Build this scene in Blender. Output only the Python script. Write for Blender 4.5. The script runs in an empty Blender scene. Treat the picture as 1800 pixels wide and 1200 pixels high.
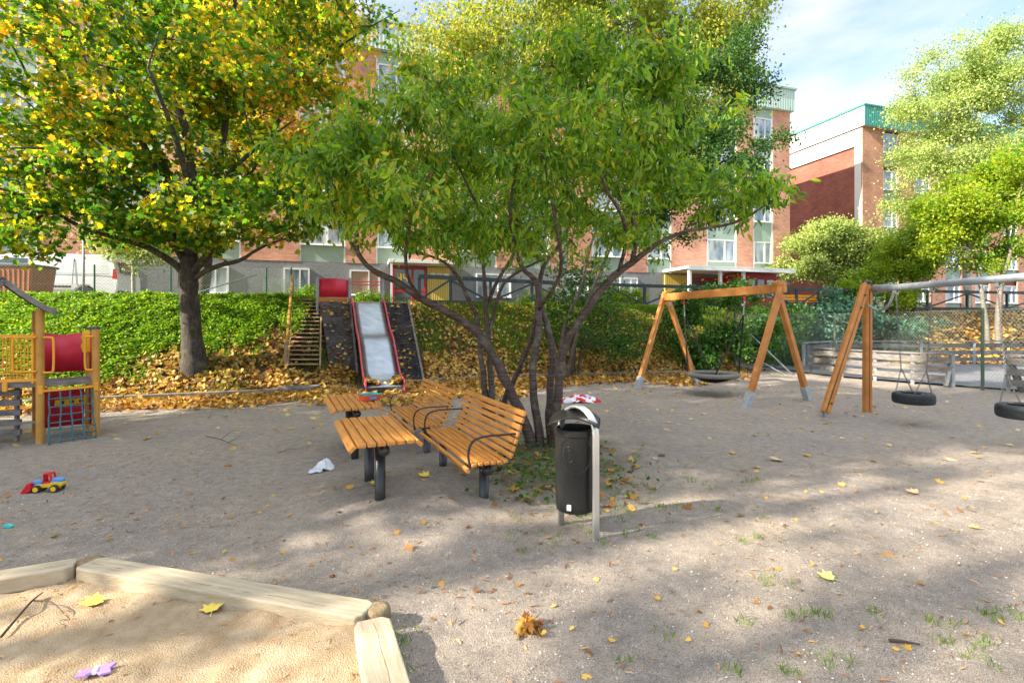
import bpy, math, random
import numpy as np
from mathutils import Vector, Matrix, Euler, Quaternion

# ------------------------------------------------------------------ camera, world, sun, exposure
scene = bpy.context.scene
col = scene.collection
CAMH = 1.8
FPX = 900.0
HZ = 567.0
cam_d = bpy.data.cameras.new('camera')
cam = bpy.data.objects.new('camera', cam_d)
col.objects.link(cam)
cam.location = (0, 0, CAMH)
cam.rotation_euler = (math.radians(90), 0, 0)
cam_d.sensor_width = 36.0
cam_d.lens = 18.0
cam_d.shift_y = -(600 - HZ) / 1800.0
cam_d.clip_start = 0.05
cam_d.clip_end = 600
scene.camera = cam

SUN_DIR = Vector((-0.92, -0.38, 0.0)).normalized()
SUN_EL = math.radians(31)
SUN_VEC = Vector((SUN_DIR.x * math.cos(SUN_EL), SUN_DIR.y * math.cos(SUN_EL), math.sin(SUN_EL)))
world = bpy.data.worlds.new('World')
scene.world = world
world.use_nodes = True
nt = world.node_tree
nt.nodes.clear()
w_out = nt.nodes.new('ShaderNodeOutputWorld')
w_bg = nt.nodes.new('ShaderNodeBackground')
w_sky = nt.nodes.new('ShaderNodeTexSky')
w_sky.sky_type = 'NISHITA'
w_sky.sun_disc = False
w_sky.sun_elevation = SUN_EL
w_sky.sun_rotation = math.atan2(SUN_DIR.x, SUN_DIR.y)
w_sky.dust_density = 0.6
w_tc = nt.nodes.new('ShaderNodeTexCoord')
w_map = nt.nodes.new('ShaderNodeMapping')
w_map.inputs['Scale'].default_value = (1.0, 1.0, 3.2)
w_no = nt.nodes.new('ShaderNodeTexNoise')
w_no.inputs['Scale'].default_value = 2.6
w_no.inputs['Detail'].default_value = 7
w_no.inputs['Roughness'].default_value = 0.55
w_rp = nt.nodes.new('ShaderNodeValToRGB')
w_rp.color_ramp.elements[0].position = 0.40
w_rp.color_ramp.elements[1].position = 0.66
w_rp.color_ramp.elements[0].color = (0.12, 0.12, 0.12, 1)
w_rp.color_ramp.elements[1].color = (0.95, 0.95, 0.95, 1)
w_mx = nt.nodes.new('ShaderNodeMixRGB')
w_mx.inputs['Color2'].default_value = (3.9, 4.0, 4.2, 1)
nt.links.new(w_tc.outputs['Generated'], w_map.inputs['Vector'])
nt.links.new(w_map.outputs['Vector'], w_no.inputs['Vector'])
nt.links.new(w_no.outputs['Fac'], w_rp.inputs['Fac'])
nt.links.new(w_rp.outputs['Color'], w_mx.inputs['Fac'])
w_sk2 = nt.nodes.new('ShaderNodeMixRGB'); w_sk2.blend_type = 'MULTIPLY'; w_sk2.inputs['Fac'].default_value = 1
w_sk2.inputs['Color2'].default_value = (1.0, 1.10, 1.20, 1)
nt.links.new(w_sky.outputs['Color'], w_sk2.inputs['Color1'])
nt.links.new(w_sk2.outputs['Color'], w_mx.inputs['Color1'])
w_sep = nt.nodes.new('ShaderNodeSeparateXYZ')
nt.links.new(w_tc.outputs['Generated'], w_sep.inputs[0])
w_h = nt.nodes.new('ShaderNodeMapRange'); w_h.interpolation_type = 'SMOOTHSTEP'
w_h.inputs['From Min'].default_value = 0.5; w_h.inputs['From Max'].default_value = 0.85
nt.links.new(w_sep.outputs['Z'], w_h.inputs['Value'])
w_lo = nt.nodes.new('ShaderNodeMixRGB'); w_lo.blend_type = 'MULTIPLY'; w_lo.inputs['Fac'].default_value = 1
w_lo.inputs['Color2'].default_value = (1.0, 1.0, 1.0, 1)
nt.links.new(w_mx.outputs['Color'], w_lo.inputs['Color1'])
w_hi = nt.nodes.new('ShaderNodeMixRGB')          # overhead sky above the view, brightened as added fill light
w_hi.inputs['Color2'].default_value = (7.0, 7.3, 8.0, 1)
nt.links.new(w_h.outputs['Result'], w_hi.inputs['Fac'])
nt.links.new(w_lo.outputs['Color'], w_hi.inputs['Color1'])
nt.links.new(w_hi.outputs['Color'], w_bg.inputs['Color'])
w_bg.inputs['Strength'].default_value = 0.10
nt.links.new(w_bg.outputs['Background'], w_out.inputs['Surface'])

sun_d = bpy.data.lights.new('sun', 'SUN')
sun_d.energy = 5.0
sun_d.angle = math.radians(0.6)
sun_d.color = (1.0, 0.90, 0.74)
sun = bpy.data.objects.new('sun', sun_d)
col.objects.link(sun)
sun.location = (-20, 5, 30)
sun.rotation_euler = (-SUN_VEC).to_track_quat('-Z', 'Y').to_euler()

scene.view_settings.view_transform = 'Standard'
scene.view_settings.look = 'None'
scene.view_settings.exposure = 1.56
scene.view_settings.gamma = 1.0
try:
    scene.cycles.max_bounces = 8
    scene.cycles.transparent_max_bounces = 8
    scene.cycles.sample_clamp_indirect = 6
except Exception:
    pass

random.seed(7)
PI = math.pi

def P(px, py, Y):
    return Vector(((px - 900) / FPX * Y, Y, CAMH + (HZ - py) / FPX * Y))
def G(px, py, z=0.0):
    Y = FPX * (CAMH - z) / (py - HZ)
    return Vector(((px - 900) / FPX * Y, Y, z))

# ------------------------------------------------------------------ noise and terrain
def _hash(ix, iy, seed):
    h = (ix.astype(np.int64) * 374761393 + iy.astype(np.int64) * 668265263 + seed * 1442695041) & 0xffffffff
    h = ((h ^ (h >> 13)) * 1274126177) & 0xffffffff
    h = (h ^ (h >> 16)) & 0xffffffff
    return h / 4294967295.0
def vnoise(x, y, f, seed=0):
    x = np.asarray(x, float) * f; y = np.asarray(y, float) * f
    ix = np.floor(x); iy = np.floor(y)
    fx = x - ix; fy = y - iy
    fx = fx * fx * (3 - 2 * fx); fy = fy * fy * (3 - 2 * fy)
    a = _hash(ix, iy, seed); b = _hash(ix + 1, iy, seed); c = _hash(ix, iy + 1, seed); d = _hash(ix + 1, iy + 1, seed)
    return (a * (1 - fx) + b * fx) * (1 - fy) + (c * (1 - fx) + d * fx) * fy - 0.5
KX = [-60, -20, -10.9, -9.26, -5.27, -1.43, 1.9, 4.0, 8.0, 9.6, 14, 60]
KY = [4, 8.0, 10.9, 11.6, 13.2, 16.0, 17.0, 17.2, 18.4, 21.9, 22.3, 24]
TX = [-60, -20, -12, -8, -6.4, -3.3, 0, 4, 8, 12.8, 20, 60]
TY = [11, 14.6, 15.6, 16.3, 16.6, 18.2, 19.6, 21.0, 22.8, 25.0, 27.0, 34]
PLAT = 2.45
def slope_s(x, y):
    k = np.interp(x, KX, KY); t = np.interp(x, TX, TY)
    return (np.asarray(y, float) - k) / (t - k)
def hz(x, y):
    x = np.asarray(x, float); y = np.asarray(y, float)
    s = slope_s(x, y)
    c = np.clip(s, 0, 1)
    z = PLAT * (0.8 * c + 0.2 * c * c * (3 - 2 * c))
    on = np.clip(s * 6, 0, 1) * np.clip((1.15 - s) * 5, 0, 1)
    z = z + on * (vnoise(x, y, 0.9, 3) * 0.18 + vnoise(x, y, 3, 4) * 0.06)
    fl = np.clip(1 - s * 5, 0, 1)
    mound = 0.19 * np.exp(-(((x + 1.0) / 1.0) ** 2 + ((y - 5.2) / 0.95) ** 2))
    dip = -0.03 * np.exp(-(((x + 0.65) / 0.35) ** 2 + ((y - 5.1) / 0.4) ** 2))
    r = 0.05 * np.exp(-(((x - 0.55) / 0.9) ** 2 + ((y - 7.2) / 0.9) ** 2))
    hol = -0.07 * np.exp(-(((x - 5.2) / 0.8) ** 2 + ((y - 13.2) / 0.9) ** 2)) - 0.06 * np.exp(-(((x - 7.35) / 0.5) ** 2 + ((y - 9.35) / 0.7) ** 2)) - 0.06 * np.exp(-(((x - 7.5) / 0.5) ** 2 + ((y - 7.5) / 0.7) ** 2))
    z = z + fl * (mound + dip + r + vnoise(x, y, 0.5, 11) * 0.05 + vnoise(x, y, 2.2, 12) * 0.018 + vnoise(x, y, 7, 13) * 0.016 + vnoise(x, y, 20, 14) * 0.009 + hol)
    # sunken pit of sand is laid inside the planks
    return z
def hz1(x, y):
    return float(hz(np.array([x]), np.array([y]))[0])

# ------------------------------------------------------------------ materials
MATS = {}
def nodes_of(m):
    m.use_nodes = True
    n = m.node_tree
    return n, n.nodes['Principled BSDF']
def add(n, t, **kw):
    x = n.nodes.new(t)
    for k, v in kw.items():
        if k in x.inputs.keys():
            x.inputs[k].default_value = v
        else:
            setattr(x, k, v)
    return x
def c4(c):
    return (c[0], c[1], c[2], 1)
def ramp(n, stops):
    r = n.nodes.new('ShaderNodeValToRGB')
    e = r.color_ramp.elements
    e[0].position = stops[0][0]; e[0].color = c4(stops[0][1])
    e[1].position = stops[-1][0]; e[1].color = c4(stops[-1][1])
    for p, c in stops[1:-1]:
        k = e.new(p); k.color = c4(c)
    return r
def mat(name, color, rough=0.6, metal=0.0, var=0.12, scale=6, bump=0.0, bscale=40, color2=None, stretch=(1, 1, 1), spec=0.4, detail=5, thr=(0.3, 0.7)):
    if name in MATS: return MATS[name]
    m = bpy.data.materials.new(name)
    n, b = nodes_of(m)
    tc = add(n, 'ShaderNodeTexCoord')
    mp = add(n, 'ShaderNodeMapping'); mp.inputs['Scale'].default_value = stretch
    n.links.new(tc.outputs['Object'], mp.inputs['Vector'])
    no = add(n, 'ShaderNodeTexNoise', Scale=scale, Detail=detail, Roughness=0.6)
    n.links.new(mp.outputs['Vector'], no.inputs['Vector'])
    if color2 is None:
        a = [max(0, v * (1 - var * 1.6)) for v in color]; c = [min(1, v * (1 + var)) for v in color]
    else:
        a, c = color, color2
    r = ramp(n, [(thr[0], a), (thr[1], c)])
    n.links.new(no.outputs['Fac'], r.inputs['Fac'])
    n.links.new(r.outputs['Color'], b.inputs['Base Color'])
    b.inputs['Roughness'].default_value = rough
    b.inputs['Metallic'].default_value = metal
    b.inputs['Specular IOR Level'].default_value = spec
    if bump > 0:
        n2 = add(n, 'ShaderNodeTexNoise', Scale=bscale, Detail=4)
        n.links.new(mp.outputs['Vector'], n2.inputs['Vector'])
        bp = add(n, 'ShaderNodeBump', Strength=bump, Distance=0.02)
        n.links.new(n2.outputs['Fac'], bp.inputs['Height'])
        n.links.new(bp.outputs['Normal'], b.inputs['Normal'])
    MATS[name] = m
    return m
def leaf_mat(name, stops, trans=0.45, rough=0.5, nscale=0.5, namp=0.6, tint=(1.25, 1.25, 0.7)):
    m = bpy.data.materials.new(name)
    n, b = nodes_of(m)
    ge = add(n, 'ShaderNodeNewGeometry')
    tc = add(n, 'ShaderNodeTexCoord')
    no = add(n, 'ShaderNodeTexNoise', Scale=nscale, Detail=3)
    n.links.new(tc.outputs['Object'], no.inputs['Vector'])
    ma = add(n, 'ShaderNodeMath', operation='MULTIPLY_ADD')
    n.links.new(no.outputs['Fac'], ma.inputs[0]); ma.inputs[1].default_value = namp * 2.2; ma.inputs[2].default_value = -namp * 1.1 + 0.0
    mb = add(n, 'ShaderNodeMath', operation='MULTIPLY_ADD')
    n.links.new(ge.outputs['Random Per Island'], mb.inputs[0]); mb.inputs[1].default_value = 1.0 - 0.35 * namp
    n.links.new(ma.outputs[0], mb.inputs[2])
    mb2 = add(n, 'ShaderNodeMath', operation='ADD'); mb2.use_clamp = True
    n.links.new(mb.outputs[0], mb2.inputs[0]); mb2.inputs[1].default_value = 0.35 * namp * 0.5
    r = ramp(n, stops)
    n.links.new(mb2.outputs[0], r.inputs['Fac'])
    n.links.new(r.outputs['Color'], b.inputs['Base Color'])
    b.inputs['Roughness'].default_value = rough
    b.inputs['Specular IOR Level'].default_value = 0.35
    tr = add(n, 'ShaderNodeBsdfTranslucent')
    mu = add(n, 'ShaderNodeMixRGB', blend_type='MULTIPLY'); mu.inputs['Fac'].default_value = 1; mu.inputs['Color2'].default_value = c4(tint)
    n.links.new(r.outputs['Color'], mu.inputs['Color1'])
    n.links.new(mu.outputs['Color'], tr.inputs['Color'])
    mx = add(n, 'ShaderNodeMixShader'); mx.inputs['Fac'].default_value = trans
    n.links.new(b.outputs[0], mx.inputs[1]); n.links.new(tr.outputs[0], mx.inputs[2])
    n.links.new(mx.outputs[0], n.nodes['Material Output'].inputs['Surface'])
    return m

# colours
M_wood = mat('oiled_orange_wood', (0.36, 0.135, 0.025), 0.5, color2=(0.66, 0.28, 0.06), scale=4, stretch=(0.8, 9, 9), bump=0.2, bscale=30, thr=(0.25, 0.6))
M_swing = mat('stained_timber', (0.38, 0.14, 0.028), 0.6, color2=(0.56, 0.235, 0.055), scale=4, bump=0.25, bscale=50)
M_yelwood = mat('yellow_stained_timber', (0.42, 0.20, 0.035), 0.5, color2=(0.58, 0.30, 0.06), scale=5, bump=0.2)
M_black = mat('black_steel', (0.012, 0.013, 0.014), 0.35, metal=0.0, spec=0.6, color2=(0.03, 0.03, 0.032), scale=12)
M_dark = mat('dark_stained_board', (0.025, 0.035, 0.035), 0.6, color2=(0.06, 0.075, 0.075), scale=4, bump=0.2)
M_galv = mat('galvanised_steel', (0.22, 0.245, 0.265), 0.5, metal=0.5, color2=(0.36, 0.39, 0.41), scale=9)
M_alu = mat('brushed_aluminium', (0.62, 0.61, 0.58), 0.32, metal=0.75, color2=(0.78, 0.76, 0.72), scale=3, stretch=(40, 40, 1))
M_steel = mat('polished_sheet_steel', (0.24, 0.29, 0.34), 0.36, metal=0.85, color2=(0.40, 0.45, 0.50), scale=2.5, stretch=(1, 3, 1))
M_redpl = mat('red_panel', (0.50, 0.015, 0.035), 0.4, color2=(0.68, 0.03, 0.06), scale=4)
M_redrail = mat('faded_red_rail', (0.58, 0.05, 0.08), 0.4, color2=(0.68, 0.14, 0.17), scale=8)
M_redpaint = mat('red_paint', (0.48, 0.02, 0.02), 0.4, var=0.15)
M_yel = mat('orange_yellow_steel', (0.75, 0.30, 0.02), 0.4, color2=(0.88, 0.40, 0.03), scale=6)
M_yelpl = mat('yellow_plastic', (0.80, 0.50, 0.02), 0.35, var=0.06)
M_oldwood = mat('weathered_wood', (0.11, 0.10, 0.092), 0.85, color2=(0.27, 0.245, 0.225), scale=5, stretch=(1, 1, 3), bump=0.5, bscale=30)
M_stairwood = mat('brown_weathered_wood', (0.24, 0.15, 0.08), 0.8, color2=(0.40, 0.28, 0.17), scale=8, bump=0.4)
M_rope = mat('green_blue_rope', (0.03, 0.10, 0.12), 0.8, color2=(0.07, 0.20, 0.22), scale=60, bump=0.4, bscale=200)
M_rubber = mat('tyre_rubber', (0.012, 0.016, 0.018), 0.6, color2=(0.03, 0.036, 0.04), scale=20, bump=0.2)
M_tread = mat('gritty_rubber', (0.010, 0.010, 0.013), 0.9, color2=(0.045, 0.043, 0.047), scale=3, bump=0.6, bscale=70)
M_tread2 = mat('worn_rubber', (0.030, 0.026, 0.029), 0.9, color2=(0.10, 0.085, 0.085), scale=2.0, bump=0.6, bscale=70)
M_rock = mat('dark_plaster', (0.30, 0.30, 0.30), 0.9, var=0.2)
M_plank = mat('pale_pine_plank', (0.32, 0.255, 0.165), 0.75, color2=(0.52, 0.44, 0.31), scale=5, stretch=(0.6, 6, 3), bump=0.35, bscale=40)
M_stump = mat('dark_end_grain', (0.16, 0.11, 0.055), 0.85, color2=(0.30, 0.22, 0.12), scale=20, bump=0.5)
M_kerb = mat('grey_timber_edging', (0.16, 0.14, 0.11), 0.9, color2=(0.34, 0.30, 0.24), scale=6, bump=0.5)
M_white = mat('white_paint', (0.78, 0.79, 0.78), 0.5, var=0.04)
M_van = mat('silver_white_paint', (0.84, 0.86, 0.88), 0.28, metal=0.15, var=0.03, spec=0.6)
M_glass = mat('dark_glass', (0.05, 0.07, 0.08), 0.06, spec=0.9, color2=(0.12, 0.15, 0.16), scale=0.7)
M_pane = mat('window_glass', (0.16, 0.21, 0.26), 0.08, spec=1.0, color2=(0.55, 0.60, 0.64), scale=0.9, stretch=(1.5, 1, 0.6), thr=(0.42, 0.6))
M_curtain = mat('brown_curtain', (0.30, 0.20, 0.14), 0.8, color2=(0.42, 0.30, 0.22), scale=2, stretch=(18, 1, 0.2))
M_lettering = mat('yellow_lettering', (0.75, 0.50, 0.03), 0.5, var=0.03)
M_ink = mat('black_ink', (0.02, 0.02, 0.02), 0.5, var=0.03)
M_plaster = mat('grey_rough_plaster', (0.18, 0.185, 0.195), 0.95, color2=(0.26, 0.265, 0.275), scale=9, bump=0.8, bscale=18)
M_green_panel = mat('pale_green_panel', (0.34, 0.44, 0.36), 0.6, var=0.06)
M_offwhite = mat('offwhite_render', (0.74, 0.73, 0.68), 0.8, var=0.03, scale=1.5)
M_orange_tin = mat('orange_brown_panel', (0.30, 0.085, 0.02), 0.6, color2=(0.42, 0.13, 0.035), scale=3)
M_tail = mat('red_tail_lamp', (0.55, 0.01, 0.02), 0.2, var=0.1)
M_fgreen = mat('green_steel', (0.02, 0.12, 0.07), 0.45, var=0.1)
M_sage = mat('sage_steel_post', (0.09, 0.13, 0.085), 0.5, var=0.1)
M_wire = mat('galvanised_wire', (0.40, 0.45, 0.40), 0.5, metal=0.4, var=0.1)
M_wire2 = mat('green_grey_wire', (0.30, 0.36, 0.33), 0.5, metal=0.3, var=0.1)
M_blue = mat('light_blue_plastic', (0.10, 0.30, 0.62), 0.35, var=0.05)
M_redtoy = mat('toy_red_plastic', (0.62, 0.01, 0.02), 0.35, var=0.05)
M_teal = mat('teal_plastic', (0.05, 0.52, 0.48), 0.35, var=0.06)
M_coral = mat('coral_plastic', (0.75, 0.10, 0.05), 0.4, var=0.06)
M_purple = mat('lilac_plastic', (0.42, 0.25, 0.72), 0.4, var=0.1)
M_asphalt = mat('asphalt', (0.13, 0.135, 0.15), 0.9, color2=(0.21, 0.21, 0.22), scale=2, bump=0.3, bscale=150)
M_net = mat('black_net_cord', (0.015, 0.015, 0.015), 0.7, var=0.1)
M_ring = mat('grey_rope_ring', (0.12, 0.115, 0.10), 0.9, color2=(0.28, 0.26, 0.22), scale=50, bump=0.6, bscale=120)
M_twig = mat('dry_twig', (0.07, 0.045, 0.03), 0.9, var=0.25)

def stripe_mat(name, a, b, axis, per, rough=0.5, bumpy=True):
    m = bpy.data.materials.new(name); n, bs = nodes_of(m)
    tc = add(n, 'ShaderNodeTexCoord'); w = add(n, 'ShaderNodeTexWave', Scale=1.0 / per * 0.3183 * 3.14159 / 3.14159 * 3.14159 / 2 * 0.636)
    w.bands_direction = axis
    w.inputs['Scale'].default_value = 0.314 / per
    n.links.new(tc.outputs['Object'], w.inputs['Vector'])
    r = ramp(n, [(0.0, a), (0.35, b), (1, b)])
    n.links.new(w.outputs['Fac'], r.inputs['Fac']); n.links.new(r.outputs['Color'], bs.inputs['Base Color'])
    bs.inputs['Roughness'].default_value = rough
    if bumpy:
        bp = add(n, 'ShaderNodeBump', Strength=0.5, Distance=0.02); n.links.new(w.outputs['Fac'], bp.inputs['Height']); n.links.new(bp.outputs['Normal'], bs.inputs['Normal'])
    return m
M_fascia_pale = stripe_mat('pale_green_corrugated_metal', (0.30, 0.42, 0.37), (0.46, 0.58, 0.52), 'X', 0.2)
M_fascia_teal = stripe_mat('teal_corrugated_metal', (0.03, 0.22, 0.19), (0.06, 0.34, 0.29), 'X', 0.2)
M_yeltile = stripe_mat('yellow_tile_wall', (0.42, 0.28, 0.05), (0.66, 0.47, 0.10), 'X', 0.12)

def brick_mat(name, c1, c2, mortar):
    m = bpy.data.materials.new(name); n, b = nodes_of(m)
    tc = add(n, 'ShaderNodeTexCoord'); sx = add(n, 'ShaderNodeSeparateXYZ'); n.links.new(tc.outputs['Object'], sx.inputs[0])
    ad = add(n, 'ShaderNodeMath', operation='ADD'); n.links.new(sx.outputs[0], ad.inputs[0]); n.links.new(sx.outputs[1], ad.inputs[1])
    cb = add(n, 'ShaderNodeCombineXYZ'); n.links.new(ad.outputs[0], cb.inputs[0]); n.links.new(sx.outputs[2], cb.inputs[1])
    br = add(n, 'ShaderNodeTexBrick'); n.links.new(cb.outputs[0], br.inputs['Vector'])
    br.inputs['Color1'].default_value = c4(c1); br.inputs['Color2'].default_value = c4(c2); br.inputs['Mortar'].default_value = c4(mortar)
    br.inputs['Scale'].default_value = 1.0; br.inputs['Mortar Size'].default_value = 0.007; br.inputs['Brick Width'].default_value = 0.27; br.inputs['Row Height'].default_value = 0.085
    no = add(n, 'ShaderNodeTexNoise', Scale=0.7, Detail=6); n.links.new(tc.outputs['Object'], no.inputs['Vector'])
    r = ramp(n, [(0.3, (0.72, 0.70, 0.70)), (0.7, (1.15, 1.1, 1.08))])
    n.links.new(no.outputs['Fac'], r.inputs['Fac'])
    mu = add(n, 'ShaderNodeMixRGB', blend_type='MULTIPLY'); mu.inputs['Fac'].default_value = 1
    n.links.new(br.outputs['Color'], mu.inputs['Color1']); n.links.new(r.outputs['Color'], mu.inputs['Color2'])
    n.links.new(mu.outputs['Color'], b.inputs['Base Color']); b.inputs['Roughness'].default_value = 0.9
    bp = add(n, 'ShaderNodeBump', Strength=0.4, Distance=0.01, invert=True); n.links.new(br.outputs['Fac'], bp.inputs['Height']); n.links.new(bp.outputs['Normal'], b.inputs['Normal'])
    return m
M_brick = brick_mat('salmon_brick', (0.54, 0.22, 0.14), (0.68, 0.34, 0.22), (0.54, 0.41, 0.34))
M_brickdark = brick_mat('dark_red_brick', (0.27, 0.075, 0.05), (0.38, 0.12, 0.075), (0.33, 0.2, 0.16))

def bark_mat(name, a, b, c, zs=22, lichen=(0.25, 0.26, 0.2), rough=0.7, vert=False):
    m = bpy.data.materials.new(name); n, bs = nodes_of(m)
    tc = add(n, 'ShaderNodeTexCoord'); mp = add(n, 'ShaderNodeMapping')
    mp.inputs['Scale'].default_value = (18, 18, 3) if vert else (3, 3, zs)
    n.links.new(tc.outputs['Object'], mp.inputs['Vector'])
    no = add(n, 'ShaderNodeTexNoise', Scale=1.6, Detail=6, Roughness=0.65); n.links.new(mp.outputs['Vector'], no.inputs['Vector'])
    r = ramp(n, [(0.3, a), (0.5, b), (0.68, c)])
    n.links.new(no.outputs['Fac'], r.inputs['Fac'])
    n2 = add(n, 'ShaderNodeTexNoise', Scale=5, Detail=6, Roughness=0.7); n.links.new(tc.outputs['Object'], n2.inputs['Vector'])
    r2 = ramp(n, [(0.52, (0, 0, 0)), (0.66, (1, 1, 1))]); n.links.new(n2.outputs['Fac'], r2.inputs['Fac'])
    mx = add(n, 'ShaderNodeMixRGB'); n.links.new(r2.outputs['Color'], mx.inputs['Fac']); n.links.new(r.outputs['Color'], mx.inputs['Color1']); mx.inputs['Color2'].default_value = c4(lichen)
    n.links.new(mx.outputs['Color'], bs.inputs['Base Color']); bs.inputs['Roughness'].default_value = rough
    bp = add(n, 'ShaderNodeBump', Strength=0.8, Distance=0.02); n.links.new(no.outputs['Fac'], bp.inputs['Height']); n.links.new(bp.outputs['Normal'], bs.inputs['Normal'])
    return m
M_bark_cherry = bark_mat('cherry_bark', (0.020, 0.013, 0.011), (0.060, 0.034, 0.027), (0.14, 0.10, 0.08), 24, (0.13, 0.12, 0.095), 0.5)
M_bark_maple = bark_mat('maple_bark', (0.015, 0.012, 0.009), (0.045, 0.036, 0.027), (0.09, 0.075, 0.056), 10, (0.11, 0.10, 0.07), 0.85, vert=True)
M_bark_pale = bark_mat('pale_bark', (0.10, 0.09, 0.07), (0.40, 0.37, 0.32), (0.55, 0.52, 0.46), 14, (0.30, 0.29, 0.22), 0.8)
M_bark_mid = bark_mat('grey_brown_bark', (0.07, 0.06, 0.045), (0.20, 0.175, 0.14), (0.30, 0.27, 0.22), 12, (0.18, 0.18, 0.13), 0.85)
M_bark_dark = bark_mat('shrub_bark', (0.04, 0.03, 0.02), (0.09, 0.07, 0.045), (0.14, 0.11, 0.08), 8, (0.12, 0.12, 0.08), 0.85)

# ------------------------------------------------------------------ mesh helpers
def tag(o, label=None, cat=None, group=None, kind=None):
    if label: o['label'] = label
    if cat: o['category'] = cat
    if group: o['group'] = group
    if kind: o['kind'] = kind
    return o
def thing(name, label, cat, loc=(0, 0, 0), rz=0, group=None):
    o = bpy.data.objects.new(name, None); col.objects.link(o)
    o.empty_display_size = 0.2
    o.location = loc; o.rotation_euler = (0, 0, rz)
    return tag(o, label, cat, group)
def link_mesh(name, me, m, parent=None, bevel=0, smooth=False, seg=2):
    me.materials.append(m)
    o = bpy.data.objects.new(name, me); col.objects.link(o)
    if parent is not None: o.parent = parent
    if smooth:
        me.polygons.foreach_set('use_smooth', [True] * len(me.polygons))
    if bevel > 0:
        b = o.modifiers.new('bevel', 'BEVEL'); b.width = bevel; b.segments = seg; b.limit_method = 'ANGLE'; b.angle_limit = math.radians(40)
    return o
class MB:
    def __init__(s): s.v = []; s.f = []
    def box(s, c, d, rz=0, M=None):
        R = M if M is not None else Matrix.Rotation(rz, 3, 'Z')
        c = Vector(c); i = len(s.v)
        for sx in (-.5, .5):
            for sy in (-.5, .5):
                for sz in (-.5, .5):
                    s.v.append(c + R @ Vector((sx * d[0], sy * d[1], sz * d[2])))
        s.f += [(i, i + 1, i + 3, i + 2), (i + 4, i + 6, i + 7, i + 5), (i, i + 4, i + 5, i + 1), (i + 2, i + 3, i + 7, i + 6), (i, i + 2, i + 6, i + 4), (i + 1, i + 5, i + 7, i + 3)]
        return s
    def beam(s, p0, p1, w, h, up=(0, 0, 1), roll=0):
        p0 = Vector(p0); p1 = Vector(p1); d = (p1 - p0); L = d.length; d.normalize()
        u = Vector(up)
        if abs(d.dot(u)) > 0.97: u = Vector((0, 1, 0))
        x = d.cross(u).normalized(); z = x.cross(d).normalized()
        M = Matrix((x, d, z)).transposed()
        if roll: M = M @ Matrix.Rotation(roll, 3, 'Y')
        return s.box((p0 + p1) / 2, (w, L, h), M=M)
    def tube(s, pts, rad, n=8, cap=True, closed=False):
        pts = [Vector(p) for p in pts]
        if not hasattr(rad, '__len__'): rad = [rad] * len(pts)
        k = len(pts); base = len(s.v)
        t0 = (pts[1] - pts[0]).normalized()
        nrm = t0.cross(Vector((0, 0, 1)))
        if nrm.length < 0.1: nrm = t0.cross(Vector((0, 1, 0)))
        nrm.normalize()
        for i in range(k):
            if closed: t = pts[(i + 1) % k] - pts[i - 1]
            else: t = pts[min(i + 1, k - 1)] - pts[max(i - 1, 0)]
            if t.length < 1e-9: t = Vector((0, 0, 1))
            t.normalize()
            nrm = (nrm - t * nrm.dot(t))
            if nrm.length < 1e-6: nrm = t.orthogonal()
            nrm.normalize(); bn = t.cross(nrm)
            for j in range(n):
                a = 2 * PI * j / n
                s.v.append(pts[i] + (nrm * math.cos(a) + bn * math.sin(a)) * rad[i])
        for i in range(k if closed else k - 1):
            a0 = base + i * n; b0 = base + ((i + 1) % k) * n
            for j in range(n):
                j2 = (j + 1) % n
                s.f.append((a0 + j, a0 + j2, b0 + j2, b0 + j))
        if cap and not closed:
            s.f.append(tuple(base + j for j in range(n))[::-1])
            s.f.append(tuple(base + (k - 1) * n + j for j in range(n)))
        return s
    def lathe(s, prof, c=(0, 0, 0), n=24, M=None, caps=True):
        c = Vector(c); base = len(s.v); R = M or Matrix.Identity(3)
        for r, z in prof:
            for j in range(n):
                a = 2 * PI * j / n
                s.v.append(c + R @ Vector((r * math.cos(a), r * math.sin(a), z)))
        for i in range(len(prof) - 1):
            for j in range(n):
                j2 = (j + 1) % n
                s.f.append((base + i * n + j, base + i * n + j2, base + (i + 1) * n + j2, base + (i + 1) * n + j))
        if caps:
            s.f.append(tuple(base + j for j in range(n))[::-1])
            s.f.append(tuple(base + (len(prof) - 1) * n + j for j in range(n)))
        return s
    def prism(s, poly, w, M=None, c=(0, 0, 0)):
        """poly of (a,b) in local x,z; extruded along local y by +-w/2"""
        c = Vector(c); R = M or Matrix.Identity(3); i = len(s.v); k = len(poly)
        for sy in (-.5, .5):
            for a, b in poly: s.v.append(c + R @ Vector((a, sy * w, b)))
        s.f.append(tuple(range(i, i + k)))
        s.f.append(tuple(range(i + k, i + 2 * k))[::-1])
        for j in range(k):
            j2 = (j + 1) % k
            s.f.append((i + j, i + k + j, i + k + j2, i + j2))
        return s
    def grid(s, fn, nu, nv):
        b = len(s.v)
        for i in range(nu + 1):
            for j in range(nv + 1): s.v.append(Vector(fn(i / nu, j / nv)))
        for i in range(nu):
            for j in range(nv):
                a = b + i * (nv + 1) + j
                s.f.append((a, a + nv + 1, a + nv + 2, a + 1))
        return s
    def sphere(s, c, r, n=12, sc=(1, 1, 1)):
        prof = [(max(1e-4, math.sin(PI * i / (n // 2 + 2))) * r, -math.cos(PI * i / (n // 2 + 2)) * r) for i in range(n // 2 + 3)]
        k = len(s.v); s.lathe(prof, (0, 0, 0), n)
        for q in range(k, len(s.v)):
            p = s.v[q]; s.v[q] = Vector(c) + Vector((p.x * sc[0], p.y * sc[1], p.z * sc[2]))
        return s
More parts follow.
